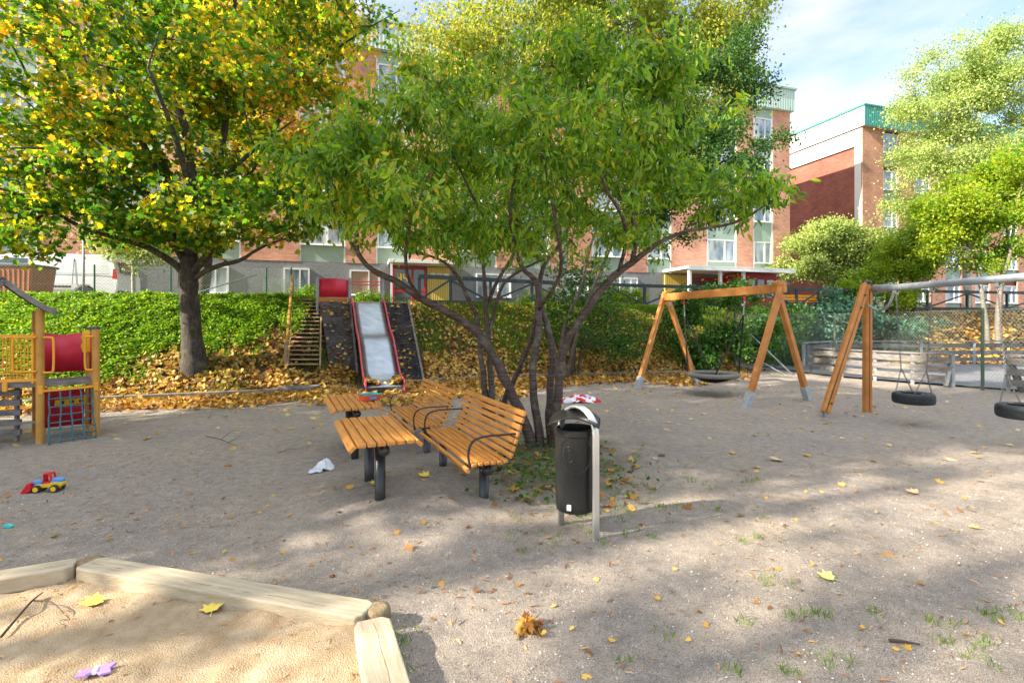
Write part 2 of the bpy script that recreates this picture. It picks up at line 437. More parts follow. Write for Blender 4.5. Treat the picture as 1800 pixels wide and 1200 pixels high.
    def build(s, name, m, parent=None, bevel=0, smooth=False, world=False, seg=2):
        me = bpy.data.meshes.new(name)
        off = Vector(parent.location) if (world and parent is not None) else Vector((0, 0, 0))
        vv = [tuple(p - off) for p in s.v]
        me.from_pydata(vv, [], s.f); me.update()
        return link_mesh(name, me, m, parent, bevel, smooth, seg)
def catmull(pts, per=4):
    pts = [Vector(p) for p in pts]; out = []
    n = len(pts)
    for i in range(n - 1):
        p0 = pts[max(i - 1, 0)]; p1 = pts[i]; p2 = pts[i + 1]; p3 = pts[min(i + 2, n - 1)]
        for k in range(per):
            t = k / per
            out.append(0.5 * ((2 * p1) + (p2 - p0) * t + (2 * p0 - 5 * p1 + 4 * p2 - p3) * t * t + (-p0 + 3 * p1 - 3 * p2 + p3) * t ** 3))
    out.append(pts[-1]); return out
def interp_list(a, n):
    return list(np.interp(np.linspace(0, len(a) - 1, n), range(len(a)), a))
def np_mesh(name, V, loops, starts, totals):
    me = bpy.data.meshes.new(name)
    me.vertices.add(len(V)); me.vertices.foreach_set('co', V.astype(np.float32).ravel())
    me.loops.add(len(loops)); me.loops.foreach_set('vertex_index', loops.astype(np.int32))
    me.polygons.add(len(starts)); me.polygons.foreach_set('loop_start', starts.astype(np.int32))
    me.polygons.foreach_set('loop_total', totals.astype(np.int32))
    me.update(calc_edges=True)
    return me
def norm(a):
    return a / np.maximum(np.linalg.norm(a, axis=1, keepdims=True), 1e-9)
def leaves_mesh(name, pos, L, N, size, tmpl, faces):
    """pos n x3 ; L leaf direction; N leaf normal; tmpl k x3 (x across, y along, z up)"""
    L = norm(L); X = norm(np.cross(L, N)); Z = np.cross(X, L)
    T = np.array(tmpl, float)
    n = len(pos); k = len(T)
    sz = np.asarray(size).reshape(-1, 1, 1) * np.ones((n, 1, 1))
    V = pos[:, None, :] + sz * (T[None, :, 0:1] * X[:, None, :] + T[None, :, 1:2] * L[:, None, :] + T[None, :, 2:3] * Z[:, None, :])
    V = V.reshape(-1, 3)
    fl = np.concatenate([np.array(f) for f in faces]); tot = np.array([len(f) for f in faces]); st = np.concatenate([[0], np.cumsum(tot)[:-1]])
    loops = (fl[None, :] + (np.arange(n) * k)[:, None]).ravel()
    starts = (st[None, :] + (np.arange(n) * len(fl))[:, None]).ravel()
    totals = np.tile(tot, n)
    return np_mesh(name, V, loops, starts, totals)
T_OVAL = [(0, 0, 0), (0.15, 0.28, 0.06), (0.12, 0.68, 0.02), (0.03, 1, -0.10), (-0.12, 0.68, 0.02), (-0.15, 0.28, 0.06)]
F_OVAL = [(0, 1, 2, 3), (0, 3, 4, 5)]
T_ROUND = [(0, 0, 0), (0.33, 0.35, 0.06), (0.26, 0.75, 0.03), (0, 1, -0.04), (-0.26, 0.75, 0.03), (-0.33, 0.35, 0.06)]
_m = [(0, 0), (0.28, -0.06), (0.34, 0.12), (0.62, 0.22), (0.42, 0.42), (0.50, 0.72), (0.22, 0.60), (0, 1.0), (-0.22, 0.60), (-0.50, 0.72), (-0.42, 0.42), (-0.62, 0.22), (-0.34, 0.12), (-0.28, -0.06)]
T_MAPLE = [(x * 0.95, y, -0.22 * (x * x) + (-0.12 * y * y)) for x, y in _m]
F_MAPLE = [(0, 1, 2, 3, 4), (0, 4, 5, 6, 7), (0, 7, 8, 9, 10), (0, 10, 11, 12, 13)]
T_MAPLEC = [(x * 0.95, y, 0.5 * (x * x) + (0.28 * (y - 0.4) ** 2)) for x, y in _m]
T_DIA = [(0, 0, 0), (0.3, 0.45, 0.08), (0, 1, 0), (-0.3, 0.45, 0.08)]
F_DIA = [(0, 1, 2), (0, 2, 3)]
T_BLADE = [(-0.03, 0, 0), (0.03, 0, 0), (0.022, 0.5, 0.06), (0, 1, 0.25), (-0.022, 0.5, 0.06)]
F_BLADE = [(0, 1, 2, 3, 4)]

# ------------------------------------------------------------------ trees
def sample_blobs(rng, blobs, n, shell=2.0):
    w = np.array([b[6] if len(b) > 6 else b[3] * b[4] * b[5] for b in blobs], float); w /= w.sum()
    idx = rng.choice(len(blobs), n, p=w)
    B = np.array([b[:6] for b in blobs], float)[idx]
    d = norm(rng.normal(size=(n, 3))); r = rng.random((n, 1)) ** (1 / (1 + shell))
    return B[:, :3] + d * r * B[:, 3:6]
def padded(blobs, n, r, flat, seed=5, shell=1.3):
    rg = np.random.default_rng(seed); c = sample_blobs(rg, blobs, n, shell); out = []
    for p in c:
        k = r * (0.55 + 0.9 * rg.random()); out.append((p[0], p[1], p[2], k * (0.8 + .5 * rg.random()), k * (0.8 + .5 * rg.random()), k * flat * (0.7 + .6 * rg.random())))
    return out
def tree(name, label, cat, base, limbs, blobs, nc, lp, tmpl, faces, size, m_leaf, m_bark, seed=1, group=None, droop=0.3,
         upn=0.5, spread=0.25, rt=0.006, zmin=None, twig_sides=4, shell=2.0, sizevar=0.35, down=0.0, extra_targets=None, keep=None, clump=1.0, limb_scale=1.0):
    rng = np.random.default_rng(seed)
    root = thing(name, label, cat, base, 0, group)
    tb = MB()
    nodes = []; rads = []
    for pts, rr in limbs:
        per = 4
        cp = catmull(pts, per); r = interp_list(rr, len(cp))
        for i in range(1, len(cp) - 1):
            if (cp[i] - cp[i - 1]).length > r[i] * 1.2: cp[i] = cp[i] + Vector(rng.normal(size=3)) * r[i] * 0.09
        # lumpy section radius
        r = [x * (1 + 0.05 * rng.normal()) if 8 < i < len(r) - 1 else x for i, x in enumerate(r)]
        r = [x * limb_scale for x in r]
        tb.tube(cp, r, 10 if max(rr) > 0.05 else 7)
        for p, q in zip(cp, r):
            nodes.append(p); rads.append(q)
    n0 = len(nodes)
    T = sample_blobs(rng, blobs, nc, shell)
    if extra_targets is not None: T = np.vstack([T, np.array(extra_targets, float)])
    if zmin is not None: T = T[T[:, 2] > zmin]
    if keep is not None: T = T[keep(T)]
    K = 3
    N = np.zeros((n0 + len(T) * K, 3)); N[:n0] = [tuple(p) for p in nodes]
    par = np.full(len(N), -1)
    start = 0
    d0 = np.array([np.min(np.linalg.norm(N[:n0] - t, axis=1)) for t in T])
    T = T[np.argsort(d0)]
    cnt = n0; paths = []
    usable = np.array([p[2] for p in N[:n0]])
    zlim = base[2] + 0.25 * (max(usable) - base[2])
    pen0 = np.where(usable < zlim, 3.0, 0.0)
    pen = np.concatenate([pen0, np.zeros(len(T) * K)])
    for t in T:
        dv = np.linalg.norm(N[:cnt] - t, axis=1) + 0.35 * np.maximum(0, N[:cnt, 2] - t[2]) + pen[:cnt]
        q = int(np.argmin(dv)); p0 = N[q]; d = np.linalg.norm(t - p0)
        ctrl = (p0 + t) / 2 + np.array([0, 0, 0.14 * d]) + rng.normal(size=3) * 0.09 * d
        ids = [q]
        for k in range(1, K + 1):
            u = k / K
            N[cnt] = (1 - u) ** 2 * p0 + 2 * u * (1 - u) * ctrl + u * u * t
            par[cnt] = ids[-1]; ids.append(cnt); cnt += 1
        paths.append(ids)
    W = np.zeros(cnt)
    for ids in paths: W[ids[-1]] += 1
    for i in range(cnt - 1, n0 - 1, -1):
        if par[i] >= 0: W[par[i]] += W[i]
    R = rt * np.maximum(W, 0.5) ** 0.42
    for i in range(n0): R[i] = min(R[i], rads[i])
    for ids in paths:
        pr = [min(R[ids[1]] * 1.15, R[ids[0]] if ids[0] >= n0 else max(rads[ids[0]], 0.004))] + [R[i] for i in ids[1:]]
        tb.tube([N[i] for i in ids], pr, 6 if pr[0] > 0.02 else twig_sides, cap=False)
    tb.build('trunk', m_bark, root, smooth=True, world=True)
    # leaves along the outer paths
    pos = []; Ld = []
    A = np.array([[N[i] for i in ids] for ids in paths])  # n,4,3
    npth = len(A)
    lpn = rng.poisson(lp * (0.35 + 1.3 * rng.random(npth)) ) if clump > 0 else np.full(npth, lp)
    pi = np.repeat(np.arange(npth), lpn); m = len(pi)
    u = 1.15 - rng.random(m) * 0.95
    seg = np.clip((u * 3).astype(int), 0, 2); fr = (u * 3 - seg)[:, None]
    pp = A[pi, seg] * (1 - fr) + A[pi, seg + 1] * fr
    dirv = norm(A[pi, 3] - A[pi, 1])
    pp = pp + rng.normal(size=(m, 3)) * spread * np.array([1, 1, 0.8]) * (0.3 + 0.9 * rng.random((m, 1)))
    L = norm(rng.normal(size=(m, 3)) * 0.8 + dirv * 0.5 + np.array([0, 0, -droop * 1.6]))
    Nn = norm(rng.normal(size=(m, 3)) * 0.6 + np.array([0, 0, upn]))
    sz = size * (1 - sizevar / 2 + sizevar * rng.random(m))
    V = pp - np.array(base)
    me = leaves_mesh('crown', V, L, Nn, sz, tmpl, faces)
    link_mesh('crown', me, m_leaf, root)
    return root

LM_maple = leaf_mat('maple_leaves', [(0.0, (0.025, 0.11, 0.012)), (0.48, (0.10, 0.23, 0.016)), (0.70, (0.34, 0.37, 0.02)), (0.88, (0.60, 0.43, 0.03)), (1.0, (0.68, 0.31, 0.03))], 0.58, nscale=0.35, namp=0.55, tint=(1.7, 1.6, 0.7))
LM_maple2 = leaf_mat('yellow_maple_leaves', [(0.0, (0.20, 0.26, 0.012)), (0.5, (0.50, 0.40, 0.02)), (1.0, (0.62, 0.26, 0.02))], 0.5, nscale=0.4, namp=0.4, tint=(1.4, 1.3, 0.6))
LM_cherry = leaf_mat('cherry_leaves', [(0.0, (0.045, 0.14, 0.016)), (0.45, (0.15, 0.31, 0.020)), (0.80, (0.30, 0.43, 0.028)), (0.93, (0.30, 0.33, 0.02)), (1.0, (0.60, 0.40, 0.03))], 0.5, rough=0.36, nscale=0.8, namp=0.25, tint=(1.6, 1.5, 0.6))
LM_birch = leaf_mat('birch_leaves', [(0.0, (0.07, 0.15, 0.02)), (0.5, (0.26, 0.34, 0.04)), (0.8, (0.50, 0.48, 0.07)), (1.0, (0.60, 0.48, 0.07))], 0.45, nscale=0.35, namp=0.4, tint=(1.4, 1.35, 0.7))
LM_linden = leaf_mat('dark_green_leaves', [(0.0, (0.022, 0.075, 0.02)), (0.6, (0.055, 0.15, 0.025)), (1.0, (0.15, 0.24, 0.03))], 0.4, nscale=0.5, namp=0.3)
LM_pale = leaf_mat('pale_leaves', [(0.0, (0.15, 0.25, 0.05)), (0.5, (0.34, 0.45, 0.11)), (1.0, (0.58, 0.60, 0.20))], 0.4, nscale=0.6, namp=0.3, tint=(1.2, 1.2, 0.8))
LM_lime = leaf_mat('lime_yellow_leaves', [(0.0, (0.08, 0.22, 0.015)), (0.4, (0.22, 0.36, 0.02)), (1.0, (0.48, 0.50, 0.03))], 0.5, nscale=0.3, namp=0.5, tint=(1.3, 1.3, 0.6))
LM_shrub = leaf_mat('shrub_leaves', [(0.0, (0.025, 0.09, 0.018)), (0.6, (0.06, 0.17, 0.022)), (1.0, (0.16, 0.27, 0.03))], 0.4, nscale=0.8, namp=0.3)
LM_bluegreen = leaf_mat('bluish_leaves', [(0.0, (0.03, 0.10, 0.06)), (0.6, (0.07, 0.18, 0.11)), (1.0, (0.15, 0.28, 0.17))], 0.3, nscale=0.8, namp=0.3, tint=(1.1, 1.2, 0.9))
LM_cover = leaf_mat('ground_cover_leaves', [(0.0, (0.035, 0.12, 0.012)), (0.5, (0.17, 0.35, 0.018)), (0.85, (0.36, 0.52, 0.03)), (1.0, (0.50, 0.54, 0.04))], 0.4, nscale=1.2, namp=0.3, tint=(1.3, 1.3, 0.6))
LM_fallen = leaf_mat('fallen_leaves', [(0.0, (0.10, 0.045, 0.018)), (0.3, (0.32, 0.14, 0.035)), (0.55, (0.58, 0.32, 0.055)), (0.85, (0.72, 0.48, 0.09)), (1.0, (0.62, 0.50, 0.24))], 0.25, nscale=1.2, namp=0.25, tint=(1.2, 1.1, 0.8))
LM_fallen2 = leaf_mat('pale_fallen_leaves', [(0.0, (0.30, 0.15, 0.05)), (0.35, (0.60, 0.38, 0.08)), (0.75, (0.72, 0.52, 0.16)), (1.0, (0.66, 0.56, 0.36))], 0.25, nscale=0.8, namp=0.15)
LM_chip = leaf_mat('bark_chips', [(0.0, (0.10, 0.05, 0.03)), (0.5, (0.34, 0.15, 0.06)), (1.0, (0.52, 0.30, 0.13))], 0.0, nscale=1, namp=0.1)
LM_grass = leaf_mat('grass_blades', [(0.0, (0.05, 0.15, 0.012)), (0.5, (0.16, 0.32, 0.018)), (1.0, (0.42, 0.50, 0.04))], 0.4, nscale=0.7, namp=0.3, tint=(1.2, 1.3, 0.6))
LM_pebble = leaf_mat('pebbles', [(0.0, (0.14, 0.13, 0.13)), (0.5, (0.36, 0.32, 0.29)), (1.0, (0.62, 0.58, 0.53))], 0.0, nscale=1, namp=0.1)

# ------------------------------------------------------------------ ground
def ground_material():
    m = bpy.data.materials.new('gravel_and_soil'); n, b = nodes_of(m)
    tc = add(n, 'ShaderNodeTexCoord')
    def noise(sc, det=4, ro=0.6):
        x = add(n, 'ShaderNodeTexNoise', Scale=sc, Detail=det, Roughness=ro); n.links.new(tc.outputs['Object'], x.inputs['Vector']); return x
    fine = noise(230, 3, 0.7); mid = noise(9, 5); big = noise(0.7, 5)
    vo = add(n, 'ShaderNodeTexVoronoi', Scale=130); n.links.new(tc.outputs['Object'], vo.inputs['Vector'])
    g1 = ramp(n, [(0.36, (0.20, 0.176, 0.15)), (0.5, (0.48, 0.43, 0.375)), (0.66, (0.70, 0.635, 0.555))]); n.links.new(fine.outputs['Fac'], g1.inputs['Fac'])
    sp = add(n, 'ShaderNodeSeparateColor'); n.links.new(vo.outputs['Color'], sp.inputs[0])
    g2 = ramp(n, [(0.0, (0.72, 0.70, 0.69)), (0.12, (0.92, 0.91, 0.90)), (0.9, (1.03, 1.02, 1.0)), (1.0, (1.28, 1.26, 1.22))]); n.links.new(sp.outputs[0], g2.inputs['Fac'])
    mu = add(n, 'ShaderNodeMixRGB', blend_type='MULTIPLY'); mu.inputs['Fac'].default_value = 1
    n.links.new(g1.outputs['Color'], mu.inputs['Color1']); n.links.new(g2.outputs['Color'], mu.inputs['Color2'])
    g3 = ramp(n, [(0.3, (0.74, 0.72, 0.71)), (0.7, (1.14, 1.10, 1.05))]); n.links.new(mid.outputs['Fac'], g3.inputs['Fac'])
    mu2 = add(n, 'ShaderNodeMixRGB', blend_type='MULTIPLY'); mu2.inputs['Fac'].default_value = 0.8
    n.links.new(mu.outputs['Color'], mu2.inputs['Color1']); n.links.new(g3.outputs['Color'], mu2.inputs['Color2'])
    g4 = ramp(n, [(0.3, (0.86, 0.86, 0.90)), (0.7, (1.08, 1.04, 0.98))]); n.links.new(big.outputs['Fac'], g4.inputs['Fac'])
    mu3 = add(n, 'ShaderNodeMixRGB', blend_type='MULTIPLY'); mu3.inputs['Fac'].default_value = 1
    n.links.new(mu2.outputs['Color'], mu3.inputs['Color1']); n.links.new(g4.outputs['Color'], mu3.inputs['Color2'])
    soil = ramp(n, [(0.3, (0.05, 0.035, 0.018)), (0.55, (0.12, 0.085, 0.035)), (0.75, (0.11, 0.13, 0.03))]); n.links.new(mid.outputs['Fac'], soil.inputs['Fac'])
    at = add(n, 'ShaderNodeAttribute', attribute_name='soil')
    mx = add(n, 'ShaderNodeMixRGB'); n.links.new(at.outputs['Fac'], mx.inputs['Fac']); n.links.new(mu3.outputs['Color'], mx.inputs['Color1']); n.links.new(soil.outputs['Color'], mx.inputs['Color2'])
    n.links.new(mx.outputs['Color'], b.inputs['Base Color']); b.inputs['Roughness'].default_value = 0.95; b.inputs['Specular IOR Level'].default_value = 0.15
    add1 = add(n, 'ShaderNodeMath', operation='MULTIPLY_ADD'); n.links.new(vo.outputs['Distance'], add1.inputs[0]); add1.inputs[1].default_value = -0.8; n.links.new(fine.outputs['Fac'], add1.inputs[2])
    bp = add(n, 'ShaderNodeBump', Strength=1.0, Distance=0.016); n.links.new(add1.outputs[0], bp.inputs['Height'])
    bp2 = add(n, 'ShaderNodeBump', Strength=0.5, Distance=0.06); n.links.new(mid.outputs['Fac'], bp2.inputs['Height']); n.links.new(bp.outputs['Normal'], bp2.inputs['Normal'])
    n.links.new(bp2.outputs['Normal'], b.inputs['Normal'])
    return m
def nonuni(lo, a, b, hi, fine, grow=1.08):
    mid = list(np.arange(a, b, fine)); up = []; x = b; st = fine
    while x < hi: up.append(x); st *= grow; x += st
    up.append(hi); dn = []; x = a - fine; st = fine
    while x > lo: dn.append(x); st *= grow; x -= st
    dn.append(lo)
    return np.array(dn[::-1] + mid + up)
gx = nonuni(-140, -5, 5, 150, 0.04, 1.035); gy = nonuni(-40, 1.8, 8, 220, 0.035, 1.03)
XX, YY = np.meshgrid(gx, gy)
ZZ = hz(XX, YY)
V = np.stack([XX, YY, ZZ], -1).reshape(-1, 3)
nx, ny = len(gx), len(gy)
ii = (np.arange(ny - 1)[:, None] * nx + np.arange(nx - 1)[None, :]).ravel()
loops = np.stack([ii, ii + 1, ii + nx + 1, ii + nx], 1).ravel()
gme = np_mesh('ground', V, loops, np.arange(len(ii)) * 4, np.full(len(ii), 4))
s_ = slope_s(V[:, 0], V[:, 1])
soil = np.clip((s_ + 0.02) * 14, 0, 1)
dtree = np.hypot((V[:, 0] - 0.5) / 1.1, (V[:, 1] - 6.9) / 1.3)
soil = np.maximum(soil, 0.75 * np.clip(1.3 - dtree + vnoise(V[:, 0], V[:, 1], 2.5, 9), 0, 1))
at = gme.attributes.new('soil', 'FLOAT', 'POINT'); at.data.foreach_set('value', soil.astype(np.float32))
ground = link_mesh('ground', gme, ground_material(), smooth=True); tag(ground, kind='structure')

# sand in the pit (left foreground)
def in_poly(x, y, poly):
    inside = np.zeros(len(x), bool); j = len(poly) - 1
    for i in range(len(poly)):
        xi, yi = poly[i]; xj, yj = poly[j]
        c = ((yi > y) != (yj > y)) & (x < (xj - xi) * (y - yi) / (yj - yi + 1e-12) + xi); inside ^= c; j = i
    return inside
A2 = Vector((-2.97, 3.58, 0)); B2 = Vector((-0.84, 2.99, 0))
A1 = Vector((-3.03, 3.60, 0)); Z1 = Vector((-4.75, 2.72, 0))
Z3 = Vector((0.02, 0.95, 0))
pit = [(-3.0, 3.58), (-0.83, 2.98), (0.0, 0.95), (-0.8, -0.9), (-2.9, -1.5), (-4.9, -0.4), (-5.4, 1.0), (-4.75, 2.72)]
def sz(x, y):
    return 0.05 + vnoise(x, y, 1.2, 31) * 0.05 + vnoise(x, y, 3.5, 32) * 0.055 + vnoise(x, y, 9, 33) * 0.030 + vnoise(x, y, 24, 34) * 0.012
sx_ = np.arange(-5.5, 0.1, 0.028); sy_ = np.arange(-1.6, 3.65, 0.028)
SX, SY = np.meshgrid(sx_, sy_); SZ = np.maximum(sz(SX, SY), hz(SX, SY) + 0.012)
SV = np.stack([SX, SY, SZ], -1).reshape(-1, 3)
ii = (np.arange(len(sy_) - 1)[:, None] * len(sx_) + np.arange(len(sx_) - 1)[None, :]).ravel()
cx = SV[ii, 0] + 0.014; cy = SV[ii, 1] + 0.014
ii = ii[in_poly(cx, cy, pit)]
w_ = len(sx_)
lp_ = np.stack([ii, ii + 1, ii + w_ + 1, ii + w_], 1)
used, inv = np.unique(lp_.ravel(), return_inverse=True)
sme = np_mesh('sand', SV[used], inv, np.arange(len(ii)) * 4, np.full(len(ii), 4))
M_sand = mat('pit_sand', (0.32, 0.225, 0.13), 0.95, color2=(0.50, 0.385, 0.255), scale=7, bump=0.9, bscale=120, spec=0.1)
tag(link_mesh('sand', sme, M_sand, smooth=True), kind='structure')

# asphalt of the ball court, right
cb = MB(); cpoly = [(10.4, 17.6), (11.6, 15.3), (12.9, 13.7), (14.0, 12.3), (40, 12.0), (40, 21.8), (10.2, 21.4)]
cb.v = [Vector((x, y, 0.06)) for x, y in cpoly]; cb.f = [tuple(range(len(cpoly)))]
tag(cb.build('asphalt_court', M_asphalt), kind='structure')
# plateau path
pb = MB()
pb.grid(lambda u, v: (-26 + 76 * u, np.interp(-26 + 76 * u, TX, TY) + 2.6 + v * 2.2, PLAT + 0.03), 60, 1)
tag(pb.build('path', M_asphalt), kind='structure')

# timber edging along the slope foot
kb = thing('timber_edging', 'low grey timber edging between gravel and leaf covered slope', 'edging', (-5.3, 13.1, 0))
kx = np.linspace(-11.5, 7.0, 8)
for i in range(len(kx) - 1):
    a = Vector((kx[i], float(np.interp(kx[i], KX, KY)) - 0.05, 0.05)); b = Vector((kx[i + 1] - 0.03, float(np.interp(kx[i + 1], KX, KY)) - 0.05, 0.05))
    if a.x < -4.1 < b.x: b = Vector((-4.3, float(np.interp(-4.3, KX, KY)) - 0.05, 0.05))
    MB().beam(a, b, 0.12, 0.18).build('board', M_kerb, kb, bevel=0.015, world=True)

# ------------------------------------------------------------------ apartment buildings
def seg_text(mb, text, x0, z0, h, y, t=0.012, th=0.18):
    """block figures in the x-z plane facing -y, from strokes"""
    G4 = {'4': [((0.0, 1.0), (0.0, 0.4)), ((0.0, 0.4), (0.55, 0.4)), ((0.42, 1.0), (0.42, 0.0))],
          '6': [((0.05, 0.95), (0.05, 0.0)), ((0.05, 0.05), (0.45, 0.05)), ((0.45, 0.0), (0.45, 0.5)), ((0.05, 0.5), (0.45, 0.5))]}
    for ch in text:
        for (a, b), (c, d) in G4[ch]:
            mb.beam((x0 + a * h, y, z0 + b * h), (x0 + c * h, y, z0 + d * h), t, th * h * 0.8, up=(0, 1, 0), roll=PI / 2)
        x0 += 0.75 * h
def window(parent, x, z, w, h, y, pane=None, mull=1, proud=0.05):
    f = MB(); t = 0.07
    f.box((x, y, z + h - t / 2), (w, 0.08, t)); f.box((x, y, z + t / 2), (w, 0.08, t))
    f.box((x - w / 2 + t / 2, y, z + h / 2), (t, 0.08, h - 2 * t)); f.box((x + w / 2 - t / 2, y, z + h / 2), (t, 0.08, h - 2 * t))
    for k in range(mull):
        f.box((x - w / 2 + (k + 1) * w / (mull + 1) * (1.25 if mull == 1 else 1), y - 0.003, z + h / 2), (0.06, 0.07, h - 2 * t))
    f.box((x, y - 0.07, z - 0.015), (w + 0.06, 0.16, 0.03))
    fo = f.build('window', M_white, parent)
    MB().box((x, y + 0.022, z + h / 2), (w - 2 * t - 0.002, 0.02, h - 2 * t - 0.002)).build('pane', pane or M_pane, fo)
    return fo
ANG = math.atan2(8.4, 27.6)
def facade_s(px):
    q = (px - 900) / 900.0
    return 28.85 * ((q * 26 + 8.96) / (27.6 - 8.4 * q) + 0.51)
FL = 4.85 - PLAT           # ground floor height
ST = 2.72                  # storey
b1 = thing('apartment_building', 'long five storey brick apartment block with grey plaster ground floor and pale green roof edge', 'building', (-23.04, 21.7, PLAT), ANG)
LEN = 43.6; TOP = FL + 4 * ST + 0.15
cols = []; x = LEN
seq = [(1.4, 1.6), (1.3, 2.3)]
piers = []
i = 0
while x > 1.0:
    pw, ww = seq[i] if i < 2 else ((1.5, 2.2) if i % 2 else (2.6, 1.7))
    piers.append((max(x - pw, 0), x)); x -= pw
    if x - ww < 0.4: break
    cols.append((x - ww, x)); x -= ww; i += 1
piers.append((0, x))
D = 11.0
wl = MB().box((LEN / 2, D / 2 + 0.12, (TOP + FL) / 2 - 0.1), (LEN - 0.06, D - 0.24 - 0.01, TOP - FL - 0.2))
wl.build('wall', M_brick, b1)
pm = MB()
for a, b in piers: pm.box(((a + b) / 2, 0.06, FL + (TOP - FL) / 2), (b - a, 0.12, TOP - FL))
pm.box((LEN / 2, 0.135, FL + 0.0), (LEN, 0.01, 0.02))
pm.build('brick_pier', M_brick, b1)
MB().box((LEN / 2, D / 2 + 0.02, FL / 2 - 0.05), (LEN + 0.02, D, FL + 0.1)).build('plinth_wall', M_plaster, b1)
fb = MB().box((LEN / 2, D / 2 - 0.1, TOP + 0.72), (LEN + 0.3, D + 0.3, 1.38))
fb.build('roof_fascia', M_fascia_pale, b1)
MB().box((LEN / 2, D / 2 - 0.1, TOP + 1.47), (LEN + 0.5, D + 0.5, 0.12)).build('roof', M_green_panel, b1)
for a, b in cols:
    c = (a + b) / 2; w = b - a
    for k in range(5):
        z = FL + k * ST
        z0_ = z - 0.44 if k else z + 0.02; z1_ = z + 0.82 if k < 4 else TOP
        MB().box((c, 0.10, (z0_ + z1_) / 2), (w - 0.16, 0.05, z1_ - z0_)).build('spandrel_panel', M_green_panel, b1)
    st = MB(); st.box((b - 0.045, 0.08, (FL + TOP) / 2), (0.08, 0.10, TOP - FL - 0.02)); st.box((a + 0.045, 0.08, (FL + TOP) / 2), (0.08, 0.10, TOP - FL - 0.02))
    st.build('trim', M_white, b1)
    for k in range(4):
        window(b1, c, FL + k * ST + 0.86, w - 0.18, 1.42, 0.075)
# ground floor windows
E44 = (facade_s(690), facade_s(792)); E46 = (facade_s(1165), facade_s(1342))
for px, w, pm_ in [(40, 1.5, None), (195, 1.2, None), (372, 1.5, None), (522, 1.2, None), (642, 1.5, M_curtain), (868, 2.0, None), (1010, 1.8, None), (1105, 1.2, None), (1362, 1.0, None)]:
    window(b1, facade_s(px), 0.75, w, 1.3, -0.02, pane=pm_)
# entrance 44
e0, e1 = E44
def entrance(e0, e1, num, parent, yel_first=False):
    dw = 1.75
    dx = e0 + dw / 2
    d = MB(); H = 2.28
    for xx in (dx - dw / 2 + 0.05, dx + 0.16, dx + dw / 2 - 0.05): d.box((xx, -0.05, H / 2), (0.1, 0.1, H))
    for zz in (0.12, H - 0.06, 1.0): d.box((dx, -0.048, zz), (dw - 0.2, 0.09, 0.12))
    do = d.build('door', M_redpaint, parent, bevel=0.006)
    MB().box((dx, -0.03, H / 2), (dw - 0.12, 0.02, H - 0.1)).build('pane', M_glass, do)
    tx = MB(); seg_text(tx, num, dx - 0.62, 1.52, 0.42, -0.075); tx.build('house_number', M_lettering, do)
    MB().box((dx + 0.08, -0.13, 1.05), (0.03, 0.05, 0.35)).build('handle', M_galv, do)
    MB().box(((e0 + dw + e1) / 2 + 0.02, -0.03, 1.15), (e1 - e0 - dw - 0.06, 0.09, 2.3)).build('tile_panel', M_yeltile, parent)
    MB().box(((e0 + e1) / 2, -0.62, 2.44), (e1 - e0 + 0.5, 1.4, 0.16)).build('canopy', M_white, parent, bevel=0.01)
    MB().box((e0 - 0.12, -1.2, 1.18), (0.09, 0.09, 2.36)).build('canopy_post', M_white, parent)
    for k, t_ in enumerate([None, num, None]):
        sx = e1 - 0.95 + k * 0.36
        so = MB().box((sx, -0.09, 1.86), (0.26, 0.02, 0.26)).build('sign_plate', M_white, parent)
        if t_:
            q = MB(); seg_text(q, t_, sx - 0.1, 1.79, 0.14, -0.105, 0.006); q.build('digits', M_ink, so)
entrance(e0, e1, '44', b1)
# entrance with wide white canopy and red glazed bay
x0, x1 = E46
cp = MB().box(((x0 + x1) / 2, -1.3, 2.52), (x1 - x0, 2.6, 0.16)); cp.box(((x0 + x1) / 2, -2.58, 2.40), (x1 - x0 - 0.04, 0.06, 0.1)); cp.build('canopy', M_white, b1, bevel=0.01)
for xx in (x0 + 0.25, x0 + 2.35, x0 + 4.0): MB().box((xx, -2.3, 1.2), (0.16, 0.16, 2.4)).build('canopy_post', M_white, b1)
MB().box((x0 + 0.95, -0.04, 1.15), (1.7, 0.1, 2.3)).build('tile_panel', M_yeltile, b1)
d = MB(); dx = x0 + 3.0
for xx in (dx - 1.0, dx - 0.25, dx + 1.0): d.box((xx, -0.06, 1.1), (0.12, 0.12, 2.2))
for zz in (0.12, 2.1): d.box((dx, -0.058, zz), (1.9, 0.1, 0.16))
do = d.build('door', M_redpaint, b1); MB().box((dx, -0.035, 1.1), (1.9, 0.02, 2.1)).build('pane', M_glass, do)
bay = MB().box((x0 + 5.6, -0.85, 0.45), (2.9, 1.6, 0.9)); bay.box((x0 + 5.6, -0.85, 2.2), (2.9, 1.6, 0.36))
for xx in np.linspace(x0 + 4.2, x0 + 7.0, 5): bay.box((xx, -1.6, 1.46), (0.1, 0.1, 1.12))
bay.box((x0 + 4.45, -0.85, 1.46), (0.5, 1.5, 1.12))
bo = bay.build('glazed_bay', M_redpaint, b1)
MB().box((x0 + 5.75, -1.58, 1.46), (2.35, 0.02, 1.1)).build('pane', M_pane, bo)
